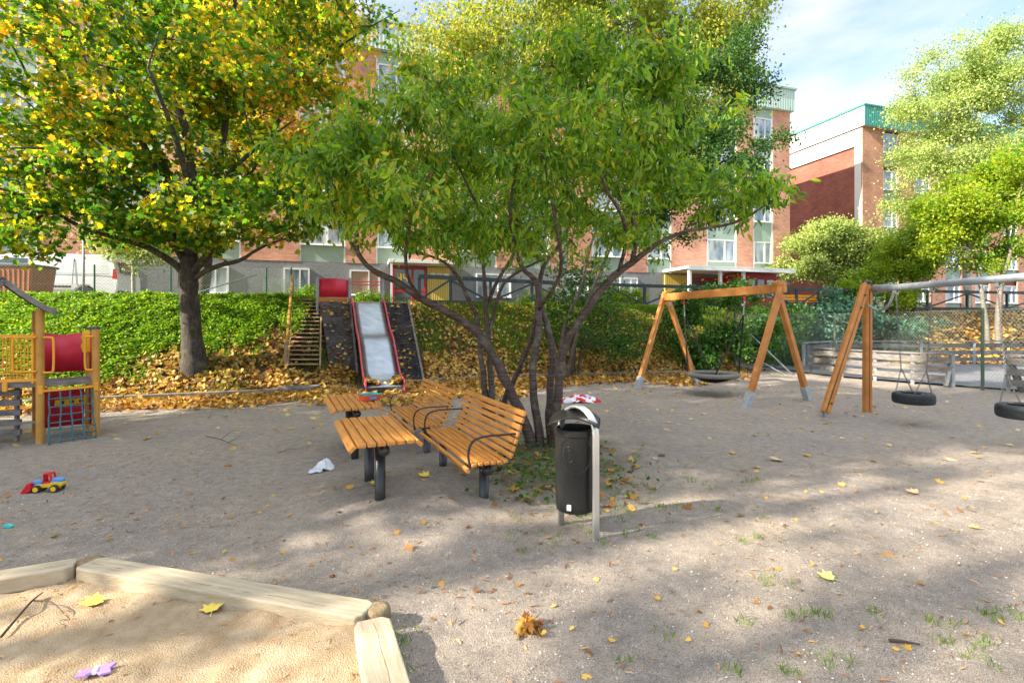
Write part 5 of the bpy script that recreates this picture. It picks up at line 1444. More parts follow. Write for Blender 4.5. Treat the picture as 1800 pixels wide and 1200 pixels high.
w2 = cloth('tmp', 'x', 'x', 551, 828, 0.16, 0.09, 0.05, M_wcl, 19, 0.5)
for ch in list(w2.children): 
    ch.parent = _r; ch.name = 'corner'
    ch.location = (w2.location - _r.location); ch.rotation_euler = (0, 0, 0.2)
bpy.data.objects.remove(w2)

# ------------------------------------------------------------------ things beyond the railing
def bicycle(p, rz, label, m):
    root = thing('bicycle', label, 'bicycle', p, rz)
    R = Matrix.Rotation(PI / 2, 3, 'X')
    for x in (-0.5, 0.5):
        ring = [(x + 0.32 * math.cos(a), 0, 0.34 + 0.32 * math.sin(a)) for a in np.linspace(0, 2 * PI, 24, endpoint=False)]
        w = MB().tube(ring, 0.018, 6, closed=True).build('wheel', M_rubber, root)
        s = MB()
        for k in range(8): a = PI * k / 8; s.beam((x + 0.31 * math.cos(a), 0, 0.34 + 0.31 * math.sin(a)), (x - 0.31 * math.cos(a), 0, 0.34 - 0.31 * math.sin(a)), 0.004, 0.004, up=(0, 1, 0))
        s.build('spokes', M_galv, w)
    f = MB(); bb = (0.0, 0, 0.30); st = (-0.15, 0, 0.78); hd = (0.36, 0, 0.82); hl = (0.40, 0, 0.68)
    for a, b in ((bb, st), (st, hd), (bb, hl), (bb, (-0.5, 0, 0.34)), (st, (-0.5, 0, 0.34)), (hd, (0.5, 0, 0.34))): f.tube([a, b], 0.018, 6)
    f.build('frame', m, root)
    MB().sphere((-0.17, 0, 0.86), 0.1, 10, (1.2, .7, .35)).build('saddle', M_black, root)
    MB().tube([(0.30, -0.25, 0.98), (0.36, -0.2, 1.0), (0.36, 0.2, 1.0), (0.30, 0.25, 0.98)], 0.014, 6).build('handlebar', M_black, root)
q = P(868, 530, 24.5); bicycle((q.x, q.y, PLAT), 0.5, 'red bicycle leaning near the wall behind the dark railing', M_redpaint)
q = P(1410, 530, 27.2)
yb = thing('park_bench', 'yellow wooden bench seen through the dark railing on the bank', 'bench', (q.x, q.y, PLAT), 0.15)
for k in range(3): MB().box((0, -0.14 + k * 0.13, 0.45), (2.2, 0.11, 0.04)).build('seat_slat', M_yel, yb)
for k in range(2): MB().box((0, 0.26 + k * 0.03, 0.62 + k * 0.16), (2.2, 0.035, 0.12)).build('back_slat', M_yel, yb)
for x in (-0.85, 0.85): MB().box((x, 0.02, 0.21), (0.08, 0.4, 0.43)).build('leg', M_black, yb)
q = P(1592, 430, 28.5)
lp0 = thing('street_lamp', 'slim grey street lamp with pale head among the trees on the right', 'street lamp', (q.x, q.y, PLAT))
MB().tube([(0, 0, 0), (0, 0, 3.55)], [0.05, 0.035], 10).build('pole', M_galv, lp0)
MB().lathe([(0.05, 0), (0.20, 0.05), (0.24, 0.16), (0.16, 0.24), (0.02, 0.28)], (0, 0, 3.55), 16).build('lamp_head', M_white, lp0, smooth=True)

# ------------------------------------------------------------------ trees
def V3(px, py, Y): return tuple(P(px, py, Y))
def blob(px, py, Y, rx, ry, rz_, w=None):
    p = P(px, py, Y); r = (p.x, p.y, p.z, rx, ry, rz_); return r + ((w,) if w else ())
# big maple on the left
mb_ = P(341, 662, 13.2)
mz = hz1(mb_.x, mb_.y); Y0 = 13.2
ml = [
    ([(mb_.x + 0.02, Y0, mz - 0.4), (mb_.x, Y0, mz - 0.05), (mb_.x, Y0, mz + 0.25), V3(338, 600, Y0), V3(334, 540, Y0), V3(331, 490, Y0), V3(333, 450, Y0)], [0.50, 0.42, 0.34, 0.30, 0.27, 0.27, 0.25]),
    ([V3(330, 490, Y0), V3(305, 462, 13.0), V3(262, 436, 12.6), V3(205, 418, 12.1), V3(140, 398, 11.6), V3(60, 352, 11.0), V3(-40, 320, 10.4)], [0.12, 0.11, 0.09, 0.075, 0.06, 0.04, 0.02]),
    ([V3(330, 460, Y0), V3(300, 415, 13.2), V3(258, 340, 13.4), V3(215, 280, 13.6), V3(150, 235, 13.8), V3(60, 190, 13.9)], [0.14, 0.12, 0.09, 0.07, 0.05, 0.03]),
    ([V3(330, 455, Y0), V3(305, 380, 13.3), V3(290, 300, 13.4), V3(255, 200, 13.5), V3(225, 90, 13.6), V3(200, -60, 13.6), V3(190, -200, 13.5)], [0.19, 0.16, 0.13, 0.11, 0.09, 0.07, 0.03]),
    ([V3(334, 450, Y0), V3(340, 370, 13.0), V3(330, 250, 12.8), V3(300, 130, 12.6), V3(290, 0, 12.5), V3(300, -160, 12.5)], [0.18, 0.15, 0.12, 0.10, 0.08, 0.03]),
    ([V3(336, 450, Y0), V3(362, 370, 13.4), V3(385, 280, 13.7), V3(400, 180, 13.9), V3(410, 60, 14), V3(420, -120, 14)], [0.17, 0.14, 0.12, 0.09, 0.07, 0.03]),
    ([V3(338, 480, Y0), V3(372, 440, 13.0), V3(420, 395, 12.8), V3(470, 330, 12.6), V3(540, 265, 12.4), V3(600, 200, 12.2)], [0.13, 0.11, 0.085, 0.065, 0.045, 0.02]),
    ([V3(338, 492, Y0), V3(375, 470, 12.9), V3(420, 458, 12.6), V3(470, 430, 12.2), V3(540, 410, 11.9)], [0.09, 0.075, 0.06, 0.04, 0.02]),
    ([V3(332, 470, Y0), V3(280, 400, 12.7), V3(225, 370, 12.3), V3(150, 350, 12.0), V3(60, 330, 11.8)], [0.10, 0.08, 0.06, 0.045, 0.02]),
    ([V3(325, 420, Y0), V3(270, 290, 12.9), V3(190, 150, 12.6), V3(110, 40, 12.3), V3(40, -60, 12)], [0.13, 0.10, 0.075, 0.05, 0.02]),
    ([V3(345, 400, Y0), V3(380, 330, 12.6), V3(450, 260, 12.2), V3(520, 210, 12.0)], [0.10, 0.08, 0.05, 0.02]),
    ([V3(540, 265, 12.4), V3(600, 300, 12.1), V3(640, 340, 12)], [0.045, 0.03, 0.012]),
    ([V3(520, 150, 15.4), V3(600, 80, 14.4), V3(700, 20, 13.4)], [0.05, 0.035, 0.012]),
    ([V3(345, 430, 13.3), V3(440, 300, 14.6), V3(520, 150, 15.4), V3(560, 0, 15.8)], [0.12, 0.09, 0.06, 0.03]),
    ([V3(318, 400, 13.2), V3(330, 330, 11.9), V3(300, 220, 10.9), V3(260, 120, 10.2)], [0.12, 0.09, 0.06, 0.03]),
    ([V3(320, 410, 13.2), V3(240, 330, 12.0), V3(140, 270, 11.0), V3(20, 260, 10.0)], [0.09, 0.075, 0.05, 0.02]),
]
mblobs = [blob(300, 190, 13.2, 5.3, 4.2, 3.6), blob(120, 230, 12.5, 3.8, 3.4, 2.9), blob(480, 210, 13.2, 2.9, 3.2, 2.8), blob(300, -40, 13.2, 5.2, 4.2, 3.6), blob(60, 90, 12.5, 4.0, 3.2, 3.0),
          blob(120, 350, 11.3, 2.4, 1.8, 1.0, 10), blob(480, 400, 12.4, 1.9, 1.8, 0.9, 8), blob(330, 380, 11.8, 2.6, 1.4, 0.9, 6), blob(480, 40, 13.6, 3.0, 3.0, 3.0), blob(10, 380, 10.6, 1.4, 1.2, 0.8, 4), blob(640, 20, 13, 1.2, 1.2, 0.8, 2), blob(560, 340, 12.2, 1.6, 1.5, 1.2, 12), blob(610, 250, 12.0, 1.4, 1.4, 1.2, 10), blob(220, 370, 12, 2.2, 1.5, 0.8, 12), blob(60, 300, 11.5, 2.4, 1.5, 1.0, 10), blob(660, 120, 13.2, 1.3, 1.4, 0.9, 5), blob(430, 430, 12.4, 1.4, 1.3, 0.5, 4)]
tree('maple_tree', 'large spreading maple with green and yellow leaves beside the hedge on the left', 'tree', (mb_.x, mb_.y, mz), ml, padded(mblobs, 200, 1.2, 0.27, 3, 1.0), 2300, 27, T_MAPLE, F_MAPLE, 0.110, LM_maple, M_bark_maple, 11, droop=0.25, upn=0.8, spread=0.17, rt=0.0046, zmin=3.2, shell=0.6, sizevar=0.7, limb_scale=0.82)
# second maple behind
m2 = P(352, 530, 18.6)
tree('maple_tree', 'yellow maple behind the large one, its trunk hidden by leaves', 'tree', (m2.x, m2.y, PLAT), [([(m2.x, m2.y, PLAT - 0.2), V3(372, 400, 18.6), V3(420, 250, 18.6), V3(442, 100, 18.6), V3(448, -60, 18.6)], [0.22, 0.2, 0.17, 0.13, 0.06])],
     [blob(450, 150, 18.6, 3.6, 2.2, 4.0), blob(560, 60, 18.6, 2.6, 2.0, 2.0), blob(380, 0, 18.6, 4, 2.2, 3), blob(590, 230, 18.4, 2.0, 1.5, 2.6), blob(120, 220, 18.6, 3.2, 1.5, 2.4)], 620, 26, T_MAPLE, F_MAPLE, 0.14, LM_maple2, M_bark_maple, 12, droop=0.2, upn=0.6, spread=0.3, rt=0.006, shell=1)

# cherry, many stemmed
Yc = 7.3
gz = 0.0
cl_ = [
    ([(P(935, 780, Yc).x, Yc, -0.1), V3(930, 765, 7.25), V3(903, 700, 7.2), V3(868, 628, 7.15), V3(836, 582, 7.1), V3(785, 548, 6.95), V3(740, 525, 6.8), V3(700, 496, 6.7), V3(655, 474, 6.5), V3(628, 440, 6.4), V3(630, 385, 6.3)], [0.15, 0.125, 0.11, 0.10, 0.095, 0.085, 0.08, 0.07, 0.055, 0.045, 0.02]),
    ([(P(950, 790, Yc).x, Yc, -0.1), V3(945, 740, 7.3), V3(935, 660, 7.3), V3(947, 590, 7.3), V3(946, 545, 7.3), V3(945, 500, 7.3), V3(918, 470, 7.2), V3(903, 420, 7.1), V3(898, 360, 7.0), V3(915, 250, 7.0)], [0.12, 0.095, 0.08, 0.08, 0.085, 0.07, 0.05, 0.045, 0.035, 0.015]),
    ([(P(975, 795, Yc).x, Yc, -0.1), V3(966, 740, 7.4), V3(968, 680, 7.4), V3(972, 620, 7.4), V3(962, 575, 7.4), V3(950, 530, 7.4), V3(955, 470, 7.5), V3(1000, 400, 7.7), V3(1010, 300, 7.9), V3(1030, 200, 8)], [0.13, 0.10, 0.085, 0.075, 0.07, 0.06, 0.05, 0.04, 0.03, 0.015]),
    ([(P(982, 795, Yc).x, Yc - .05, -0.1), V3(975, 740, 7.2), V3(985, 660, 7.2), V3(996, 600, 7.15), V3(1018, 566, 7.1), V3(1055, 512, 7.0), V3(1088, 478, 6.9), V3(1110, 462, 6.85), V3(1150, 432, 6.7), V3(1210, 405, 6.6), V3(1290, 392, 6.5), V3(1370, 345, 6.5)], [0.14, 0.11, 0.09, 0.08, 0.08, 0.075, 0.075, 0.07, 0.045, 0.035, 0.025, 0.01]),
    ([V3(1110, 464, 6.85), V3(1118, 420, 6.8), V3(1112, 370, 6.7), V3(1125, 300, 6.5), V3(1160, 200, 6.3)], [0.055, 0.05, 0.04, 0.03, 0.012]),
    ([V3(880, 740, 7.9), V3(888, 700, 7.85), V3(912, 650, 7.7), V3(932, 600, 7.55), V3(945, 550, 7.4)], [0.085, 0.07, 0.06, 0.055, 0.05]),
    ([V3(903, 440, 7.15), V3(850, 380, 7.0), V3(800, 280, 6.8), V3(760, 180, 6.6)], [0.035, 0.03, 0.02, 0.01]),
    ([V3(740, 524, 6.8), V3(715, 480, 6.3), V3(720, 400, 6.0), V3(760, 300, 5.8)], [0.04, 0.035, 0.03, 0.012]),
    ([V3(1088, 478, 6.9), V3(1100, 400, 6.2), V3(1060, 320, 5.7), V3(1050, 240, 5.4)], [0.045, 0.035, 0.025, 0.01]),
    ([V3(640, 462, 6.45), V3(600, 400, 6.3), V3(570, 320, 6.2)], [0.035, 0.025, 0.01]),
    ([V3(946, 545, 7.3), V3(985, 480, 6.6), V3(975, 380, 6.1), V3(950, 260, 5.7)], [0.05, 0.04, 0.03, 0.012]),
    ([V3(868, 480, 7.0), V3(860, 440, 6.8), V3(700, 400, 6.6)], [0.02, 0.02, 0.01]),
]
cl_ = cl_[:-1]
cbl = [blob(900, 260, 6.9, 2.0, 1.9, 1.35), blob(1100, 280, 6.8, 1.9, 1.8, 1.3), blob(730, 290, 6.6, 1.6, 1.6, 1.1), blob(1230, 330, 6.6, 1.0, 1.2, 0.75), blob(620, 370, 6.4, 0.6, 1.0, 0.7), blob(960, 380, 6.5, 1.9, 1.5, 0.6), blob(1060, 430, 7.4, 0.8, 0.9, 0.45), blob(720, 400, 6.4, 1.0, 1.0, 0.45), blob(960, 160, 7, 1.3, 1.4, 0.6), blob(570, 320, 6.3, 0.45, 0.7, 0.6, .8), blob(640, 330, 6.3, 0.5, 0.7, 0.5, .7), blob(1350, 330, 6.5, 0.5, 0.5, 0.4, .3), blob(1385, 300, 6.4, 0.2, 0.3, 0.25, .06), blob(760, 150, 6.4, 0.7, 0.8, 0.5, .5), blob(640, 230, 6.3, 0.6, 0.7, 0.5, .6), blob(1180, 170, 6.6, 0.7, 0.8, 0.5, .5), blob(840, 110, 6.6, 0.5, 0.5, 0.4, .2), blob(1010, 90, 6.8, 1.1, 1.0, 0.5, 1.0), blob(1130, 130, 6.6, 0.6, 0.7, 0.5, .5), blob(760, 90, 6.6, .5, .6, .45, .35)]
tree('cherry_tree', 'many stemmed cherry tree with banded red brown bark behind the benches', 'tree', (0.45, 7.3, 0.0), cl_, padded(cbl, 115, 0.52, 0.6, 4, 0.8), 1300, 20, T_OVAL, F_OVAL, 0.112, LM_cherry, M_bark_cherry, 21, droop=0.75, upn=0.15, sizevar=0.7, spread=0.095, rt=0.0027, zmin=2.35, shell=0.8, limb_scale=0.64)
# second small cherry behind the benches
c2 = Vector((P(856, 740, 9.4).x, 9.4, 0))
c2l = [([(c2.x, 9.4, -0.1), V3(852, 690, 9.4), V3(845, 620, 9.4), V3(838, 560, 9.4), V3(820, 520, 9.3), V3(800, 480, 9.2), V3(770, 455, 9.1), V3(710, 440, 9)], [0.10, 0.075, 0.06, 0.055, 0.05, 0.04, 0.03, 0.015]),
       ([(c2.x + 0.08, 9.4, -0.1), V3(864, 690, 9.4), V3(860, 620, 9.4), V3(855, 560, 9.4), V3(852, 500, 9.4), V3(848, 440, 9.5), V3(850, 340, 9.6)], [0.10, 0.075, 0.06, 0.055, 0.045, 0.035, 0.02]),
       ([V3(858, 600, 9.4), V3(866, 560, 9.4), V3(885, 500, 9.3), V3(925, 470, 9.2), V3(960, 455, 9.1)], [0.05, 0.045, 0.035, 0.03, 0.015]),
       ([V3(853, 545, 9.4), V3(876, 490, 9.5), V3(905, 440, 9.6), V3(910, 360, 9.7)], [0.04, 0.045, 0.04, 0.02])]
tree('cherry_tree', 'slender cherry with three dark stems rising just behind the farther bench', 'tree', tuple(c2), c2l, [blob(850, 330, 9.5, 1.8, 1.5, 1.3), blob(780, 400, 9.2, 1.2, 1.2, 0.6), blob(940, 420, 9.3, 0.9, 0.9, 0.5)], 330, 26, T_OVAL, F_OVAL, 0.095, LM_cherry, M_bark_cherry, 22, droop=0.6, upn=0.2, spread=0.17, rt=0.003, zmin=2.9, shell=1, limb_scale=0.8)

def simple_tree(name, label, px, Y, z0, blobs, nc, lp, tmpl, faces, size, ml_, mbk, seed, r=0.15, top=None, stems=1, group=None, spread=0.3, zmin=None, cat='tree', droop=0.3, rt=0.006, shell=1.2, lean=0.0, clump=1):
    rng = random.Random(seed)
    bx = (px - 900) / 900 * Y; z0 = hz1(bx, Y) if z0 is None else z0
    b_full = blobs
    bc = np.average(np.array([b[:3] for b in blobs]), axis=0, weights=[b[3] * b[5] for b in blobs])
    zt = max(b[2] + b[5] * 0.6 for b in blobs) if top is None else top
    limbs = []
    for s in range(stems):
        a = 2 * PI * s / max(stems, 1) + rng.random(); o = 0.0 if stems == 1 else 0.08 + r
        tx = bc[0] + (0 if stems == 1 else math.cos(a) * blobs[0][3] * 0.5); ty = bc[1] + (0 if stems == 1 else math.sin(a) * blobs[0][4] * 0.5)
        pts = []
        for k in range(6):
            u = k / 5; w = u ** 1.4
            pts.append((bx + math.cos(a) * o * (1 - u) + (tx - bx - 0) * w + rng.uniform(-1, 1) * 0.05 * u * (zt - z0) * 0.3, Y + math.sin(a) * o * (1 - u) + (ty - Y) * w + rng.uniform(-1, 1) * 0.02 * (zt - z0) * 0.3, z0 - 0.15 + (zt - z0) * u * (1 if s == 0 else rng.uniform(0.7, 0.95))))
        limbs.append((pts, [r * 1.25, r, r * 0.85, r * 0.65, r * 0.45, r * 0.15]))
    pr_ = 0.30 * np.mean([b[3] for b in blobs])
    if nc > 300: blobs = padded(blobs, int(nc / 9), pr_, 0.65, seed, 1.0)
    return tree(name, label, cat, (bx, Y, z0), limbs, blobs, nc, lp, tmpl, faces, size, ml_, mbk, seed, group=group, droop=droop, spread=spread, rt=rt, zmin=zmin, twig_sides=3, shell=shell, clump=clump)
# tall birch behind the cherry
simple_tree('birch_tree', 'tall birch with small yellow green leaves behind the cherry crown', 985, 21.5, None, [blob(960, 60, 21.5, 5.2, 3.2, 3.8), blob(1120, 120, 21.5, 3.6, 3.0, 4.0), blob(850, 180, 21, 2.6, 2.4, 3.6), blob(1050, -60, 21.5, 5.6, 3.0, 3.4), blob(1040, 280, 21, 4.4, 2.5, 3.0), blob(800, 90, 21.5, 1.6, 2, 3.0), blob(1250, 80, 21.5, 2.4, 2.2, 3.4), blob(1310, 60, 21.5, 1.2, 1.2, 2.0)], 1500, 62, T_DIA, F_DIA, 0.15, LM_birch, M_bark_pale, 31, r=0.2, top=17.0, spread=0.45, droop=0.5, rt=0.006)
simple_tree('hornbeam_tree', 'dark green small leaved tree reaching out right of the cherry crown', 985, 16.2, None, [blob(1130, 200, 15.8, 2.6, 2.2, 2.6), blob(1240, 260, 15.4, 2.0, 2.0, 2.2), blob(1150, 370, 15.8, 2.4, 2.0, 1.5), blob(1290, 330, 15.2, 1.2, 1.4, 1.2), blob(1270, 150, 15.4, 1.0, 1.0, 1.2, 3), blob(1320, 100, 15.4, 0.55, 0.6, 0.7, 0.7), blob(1350, 180, 15.4, 0.5, 0.6, 0.5, 0.5), blob(1365, 250, 15.4, 0.4, 0.6, 0.4, 0.4)], 900, 42, T_DIA, F_DIA, 0.10, LM_linden, M_bark_dark, 32, r=0.06, stems=2, spread=0.20, droop=0.3, rt=0.005)
simple_tree('hazel_shrub', 'loose green shrub with thin dark stems on the bank behind the litter bin', 1010, 16.9, None, [blob(1030, 540, 17, 1.6, 1.2, 1.3), blob(1090, 600, 16.8, 1.2, 1.0, 0.7, 2), blob(1010, 480, 17, 1.4, 1.0, 0.8), blob(970, 560, 17, 0.7, 0.8, 0.8)], 230, 26, T_DIA, F_DIA, 0.11, LM_lime2 if 'LM_lime2' in globals() else LM_shrub, M_bark_dark, 33, r=0.03, stems=5, cat='shrub', spread=0.22)
simple_tree('dogwood_shrub', 'dense dark green shrub right behind the nest swing', 1255, 18.4, None, [blob(1250, 590, 18.3, 1.5, 1.1, 1.1), blob(1200, 545, 18.6, 1.3, 1.0, 0.8), blob(1330, 600, 19.6, 1.2, 1.0, 1.0), blob(1290, 520, 19, 1.2, 1.0, 0.7)], 420, 34, T_ROUND, F_OVAL, 0.115, LM_shrub, M_bark_dark, 34, r=0.03, stems=5, cat='shrub', spread=0.2)
simple_tree('laurel_shrub', 'bluish green shrub behind the timber leg of the tyre swing', 1480, 23.4, None, [blob(1430, 580, 22.8, 2.2, 1.0, 1.0), blob(1520, 575, 23, 1.8, 1.0, 1.1), blob(1590, 580, 23.2, 1.2, 1.0, 0.8), blob(1480, 545, 23.4, 1.4, 0.9, 0.8)], 420, 34, T_ROUND, F_OVAL, 0.14, LM_bluegreen, M_bark_dark, 35, r=0.03, stems=5, cat='shrub', spread=0.22)
simple_tree('spirea_shrub', 'low green shrubs left of the court barrier, in front of the railing', 1370, 22.6, None, [blob(1370, 560, 22.4, 1.6, 0.9, 0.8), blob(1360, 600, 21.6, 1.4, 0.9, 0.8), blob(1390, 625, 21.0, 0.9, 0.7, 0.6)], 260, 34, T_DIA, F_DIA, 0.12, LM_shrub, M_bark_dark, 36, r=0.03, stems=4, cat='shrub', spread=0.22)
# shrubs and trees on the far side
simple_tree('apple_tree', 'round pale yellow green tree in front of the right end of the long block', 1475, 32.6, PLAT, [blob(1468, 450, 32.6, 3.3, 1.6, 2.3), blob(1490, 408, 32.6, 1.9, 1.3, 1.3), blob(1430, 425, 32.6, 1.6, 1.2, 1.0), blob(1530, 470, 32.6, 1.9, 1.4, 1.7)], 900, 60, T_ROUND, F_OVAL, 0.13, LM_pale, M_bark_dark, 41, r=0.10, stems=3, spread=0.30)
simple_tree('birch_tree', 'tall pale birch in front of the right hand block', 1700, 31.5, PLAT, [blob(1700, 150, 31.5, 3.2, 2.4, 3.4), blob(1640, 260, 31.5, 2.6, 2.2, 3.0), blob(1620, 380, 31.5, 2.2, 2.0, 2.6), blob(1780, 110, 31.5, 3.0, 2.2, 2.6), blob(1760, 260, 31.5, 3.4, 2.2, 3.0), blob(1590, 330, 31, 1.2, 1.4, 1.8)], 1300, 58, T_DIA, F_DIA, 0.14, LM_pale, M_bark_pale, 42, r=0.18, spread=0.45, droop=0.5)
simple_tree('ash_tree', 'lime yellow tree with feathery foliage above the pipe of the tyre swing', 1745, 23.8, None, [blob(1740, 350, 23.8, 2.6, 2.2, 2.1), blob(1690, 400, 23.6, 1.9, 1.8, 1.4), blob(1800, 310, 23.8, 2.2, 2.0, 1.9), blob(1780, 440, 23.6, 2.0, 1.6, 1.2), blob(1700, 460, 23.4, 1.6, 1.3, 0.8), blob(1650, 370, 24, 1.2, 1.2, 1.4)], 900, 46, T_DIA, F_DIA, 0.145, LM_lime, M_bark_mid, 43, r=0.10, stems=3, spread=0.28, droop=0.3)
simple_tree('elder_tree', 'green tree left of the lime yellow one, over the dark railing', 1600, 26.4, None, [blob(1610, 450, 26.2, 2.0, 1.6, 1.3), blob(1560, 480, 26.2, 1.6, 1.3, 0.9), blob(1640, 400, 26.2, 1.2, 1.2, 1.2), blob(1600, 520, 26.0, 1.9, 1.2, 0.7), blob(1500, 515, 26.4, 1.6, 1.0, 0.7)], 520, 44, T_DIA, F_DIA, 0.14, LM_lime, M_bark_dark, 44, r=0.07, stems=4, spread=0.25)
simple_tree('young_tree', 'slender pale stemmed young tree behind the grey post and van', 236, 19.2, PLAT, [blob(220, 420, 19.2, 1.6, 1.0, 0.9), blob(265, 440, 19.2, 0.9, 0.8, 0.7)], 150, 36, T_DIA, F_DIA, 0.11, LM_pale, M_bark_pale, 45, r=0.07, spread=0.22)
simple_tree('round_shrub', 'small light green shrub at the top of the wooden stair', 538, 17.8, PLAT, [blob(538, 520, 17.8, 0.7, 0.5, 0.35)], 90, 40, T_DIA, F_DIA, 0.07, LM_cover, M_bark_dark, 46, r=0.015, stems=4, cat='shrub', spread=0.1)
simple_tree('round_shrub', 'small green shrub behind the slide platform rails', 650, 18.6, PLAT, [blob(655, 528, 18.6, 0.9, 0.4, 0.30)], 90, 36, T_DIA, F_DIA, 0.07, LM_cover, M_bark_dark, 47, r=0.015, stems=4, cat='shrub', spread=0.1)
simple_tree('hedge_shrub', 'yellow green shrub row against the wall right of the cherry stems', 1000, 24.6, PLAT, [blob(960, 528, 24.6, 1.6, 0.6, 0.5), blob(1050, 525, 25.4, 1.6, 0.6, 0.5), blob(1100, 520, 26, 1.3, 0.6, 0.6)], 200, 36, T_DIA, F_DIA, 0.10, LM_lime, M_bark_dark, 48, r=0.02, stems=4, cat='shrub', spread=0.15)
# unseen trees beyond the left edge, added to dapple the gravel with shade
SDX, SDY = 0.924, 0.382
def shade_tree(a0, t, zlo, zhi, r, seed, nc, lp, lab, size=0.22):
    x = a0 * SDX - t * SDY; y = a0 * SDY + t * SDX
    z0 = hz1(x, y); rngl = random.Random(seed); bl_ = []
    n = max(3, int((zhi - zlo) / r * 1.6))
    for k in range(n):
        u = (k + 0.5) / n; rr = r * (0.6 + 0.5 * math.sin(PI * min(1, u + .15)))
        bl_.append((x + rngl.uniform(-1, 1) * r * .35, y + rngl.uniform(-1, 1) * r * .35, zlo + (zhi - zlo) * u, rr, rr, r * 0.6))
    limbs = [([(x, y, z0 - .2), (x + .1, y, z0 + zlo * .6), (x, y + .1, (zlo + zhi) / 2), (x, y, zhi)], [.26, .2, .14, .03])]
    tree('maple_tree', lab, 'tree', (x, y, z0), limbs, bl_, nc, lp, T_MAPLE, F_MAPLE, size, LM_maple, M_bark_maple, seed, droop=0.2, upn=0.7, spread=0.4, rt=0.006, shell=1)
shade_tree(-15.0, 7.3, 3.2, 20.5, 2.4, 51, 900, 27, 'tall maple left of the climbing tower, outside the picture, added for its shade')
shade_tree(-17.5, 10.6, 3.6, 19.0, 2.2, 52, 560, 26, 'tall maple left of the hedge bank, outside the picture, added for its shade')
shade_tree(-16.5, 5.3, 11.5, 20.0, 1.3, 55, 170, 30, 'slim tall maple left of the gravel, outside the picture, added for its shade')
shade_tree(-20.0, 3.5, 8.0, 18.0, 0.7, 53, 10, 32, 'thin crowned sapling left of the sandpit, outside the picture, added for its shade')
shade_tree(-21.0, 2.0, 9.0, 18.0, 0.7, 54, 10, 32, 'thin crowned sapling behind the sandpit, outside the picture, added for its shade')

# ------------------------------------------------------------------ ground cover, grass, fallen leaves
rng = np.random.default_rng(99)
def scatter_flat(name, pts, size, tmpl, faces, m, tilt=0.35, lift=0.01, kind='stuff', zfn=hz, sizevar=0.5, label=None):
    n = len(pts); x = pts[:, 0]; y = pts[:, 1]; z = zfn(x, y) + lift * (0.3 + rng.random(n))
    e = 0.05; dzx = (zfn(x + e, y) - zfn(x - e, y)) / (2 * e); dzy = (zfn(x, y + e) - zfn(x, y - e)) / (2 * e)
    N = norm(np.stack([-dzx, -dzy, np.ones(n)], 1) + rng.normal(size=(n, 3)) * tilt)
    a = rng.random(n) * 2 * PI; L = np.stack([np.cos(a), np.sin(a), np.zeros(n)], 1); L = L - N * np.sum(L * N, 1, keepdims=True)
    sz_ = size * (1 - sizevar / 2 + sizevar * rng.random(n))
    me = leaves_mesh(name, np.stack([x, y, z], 1), L, N, sz_, tmpl, faces)
    o = link_mesh(name, me, m); return tag(o, label, None, None, kind)
# leaf litter over slope and in front of the edging
def litter_density(x, y):
    s = slope_s(x, y); k = np.interp(x, KX, KY); dk = y - k
    d = np.zeros(len(x))
    d = np.where((s > 0) & (s < 1.0), np.clip(0.8 + 0.9 * vnoise(x, y, 1.3, 43), 0.1, 1), d)
    d = np.where((s > 0.2) & (x < -5.2), np.clip(0.55 - (s - 0.2) * 1.4 + 0.25 * np.clip((x + 10) / 4, 0, 1), 0.03, 1), d)
    d = np.where((s > 0.35) & (x > -3.2) & (x < 8), np.clip(0.15 + 0.7 * vnoise(x, y, 1.1, 44), 0.02, 0.5), d)
    d = np.where((np.abs(x + 5.78 + (y - 13.85) * 0.03) < 0.46) & (y > 13.8) & (y < 16.9), 0.06, d)
    wfront = np.interp(x, [-12, -9, -5, -2, 2, 5, 8], [1.9, 1.8, 2.9, 4.6, 3.2, 3.0, 1.6])
    front = np.clip(1 + dk / wfront + vnoise(x, y, 0.8, 41) * 0.7, 0, 1)
    d = np.where((dk <= 0), front ** 0.8 * np.where(x < 6, 1, 0.4), d)
    d = np.where((x > 8.2) & (s > 0) & (s < 1), 0.7, d)
    # clear of the slide mats
    lx = (x - SB.x) * SN.x + (y - SB.y) * SN.y; ly = (x - SB.x) * SD.x + (y - SB.y) * SD.y
    d = np.where((np.abs(lx) < 0.62) & (ly > -0.1) & (ly < 4), 0.0, d)
    d = np.where((lx > -1.5) & (lx < 1.55) & (ly > 1.75) & (ly < 3.8), d * 0.05, d)
    d = np.where((lx > 5.2) & (x > 10) & (y < 21.9), 0, d)
    return d
def rejection(n, x0, x1, y0, y1, dens):
    x = rng.uniform(x0, x1, n); y = rng.uniform(y0, y1, n); k = rng.random(n) < dens(x, y)
    return np.stack([x[k], y[k]], 1)
lit = rejection(110000, -12.5, 9.0, 8.5, 21, litter_density)
scatter_flat('leaf_litter', lit, 0.10, T_MAPLEC, F_MAPLE, LM_fallen, 0.55, 0.06, label='golden brown fallen leaves covering the bank and its foot')
lit2 = rejection(16000, 12.0, 34, 21.8, 30, litter_density)
scatter_flat('leaf_litter', lit2, 0.17, T_MAPLEC, F_MAPLE, LM_fallen, 0.5, 0.05, label='brown fallen leaves on the bank behind the ball court')
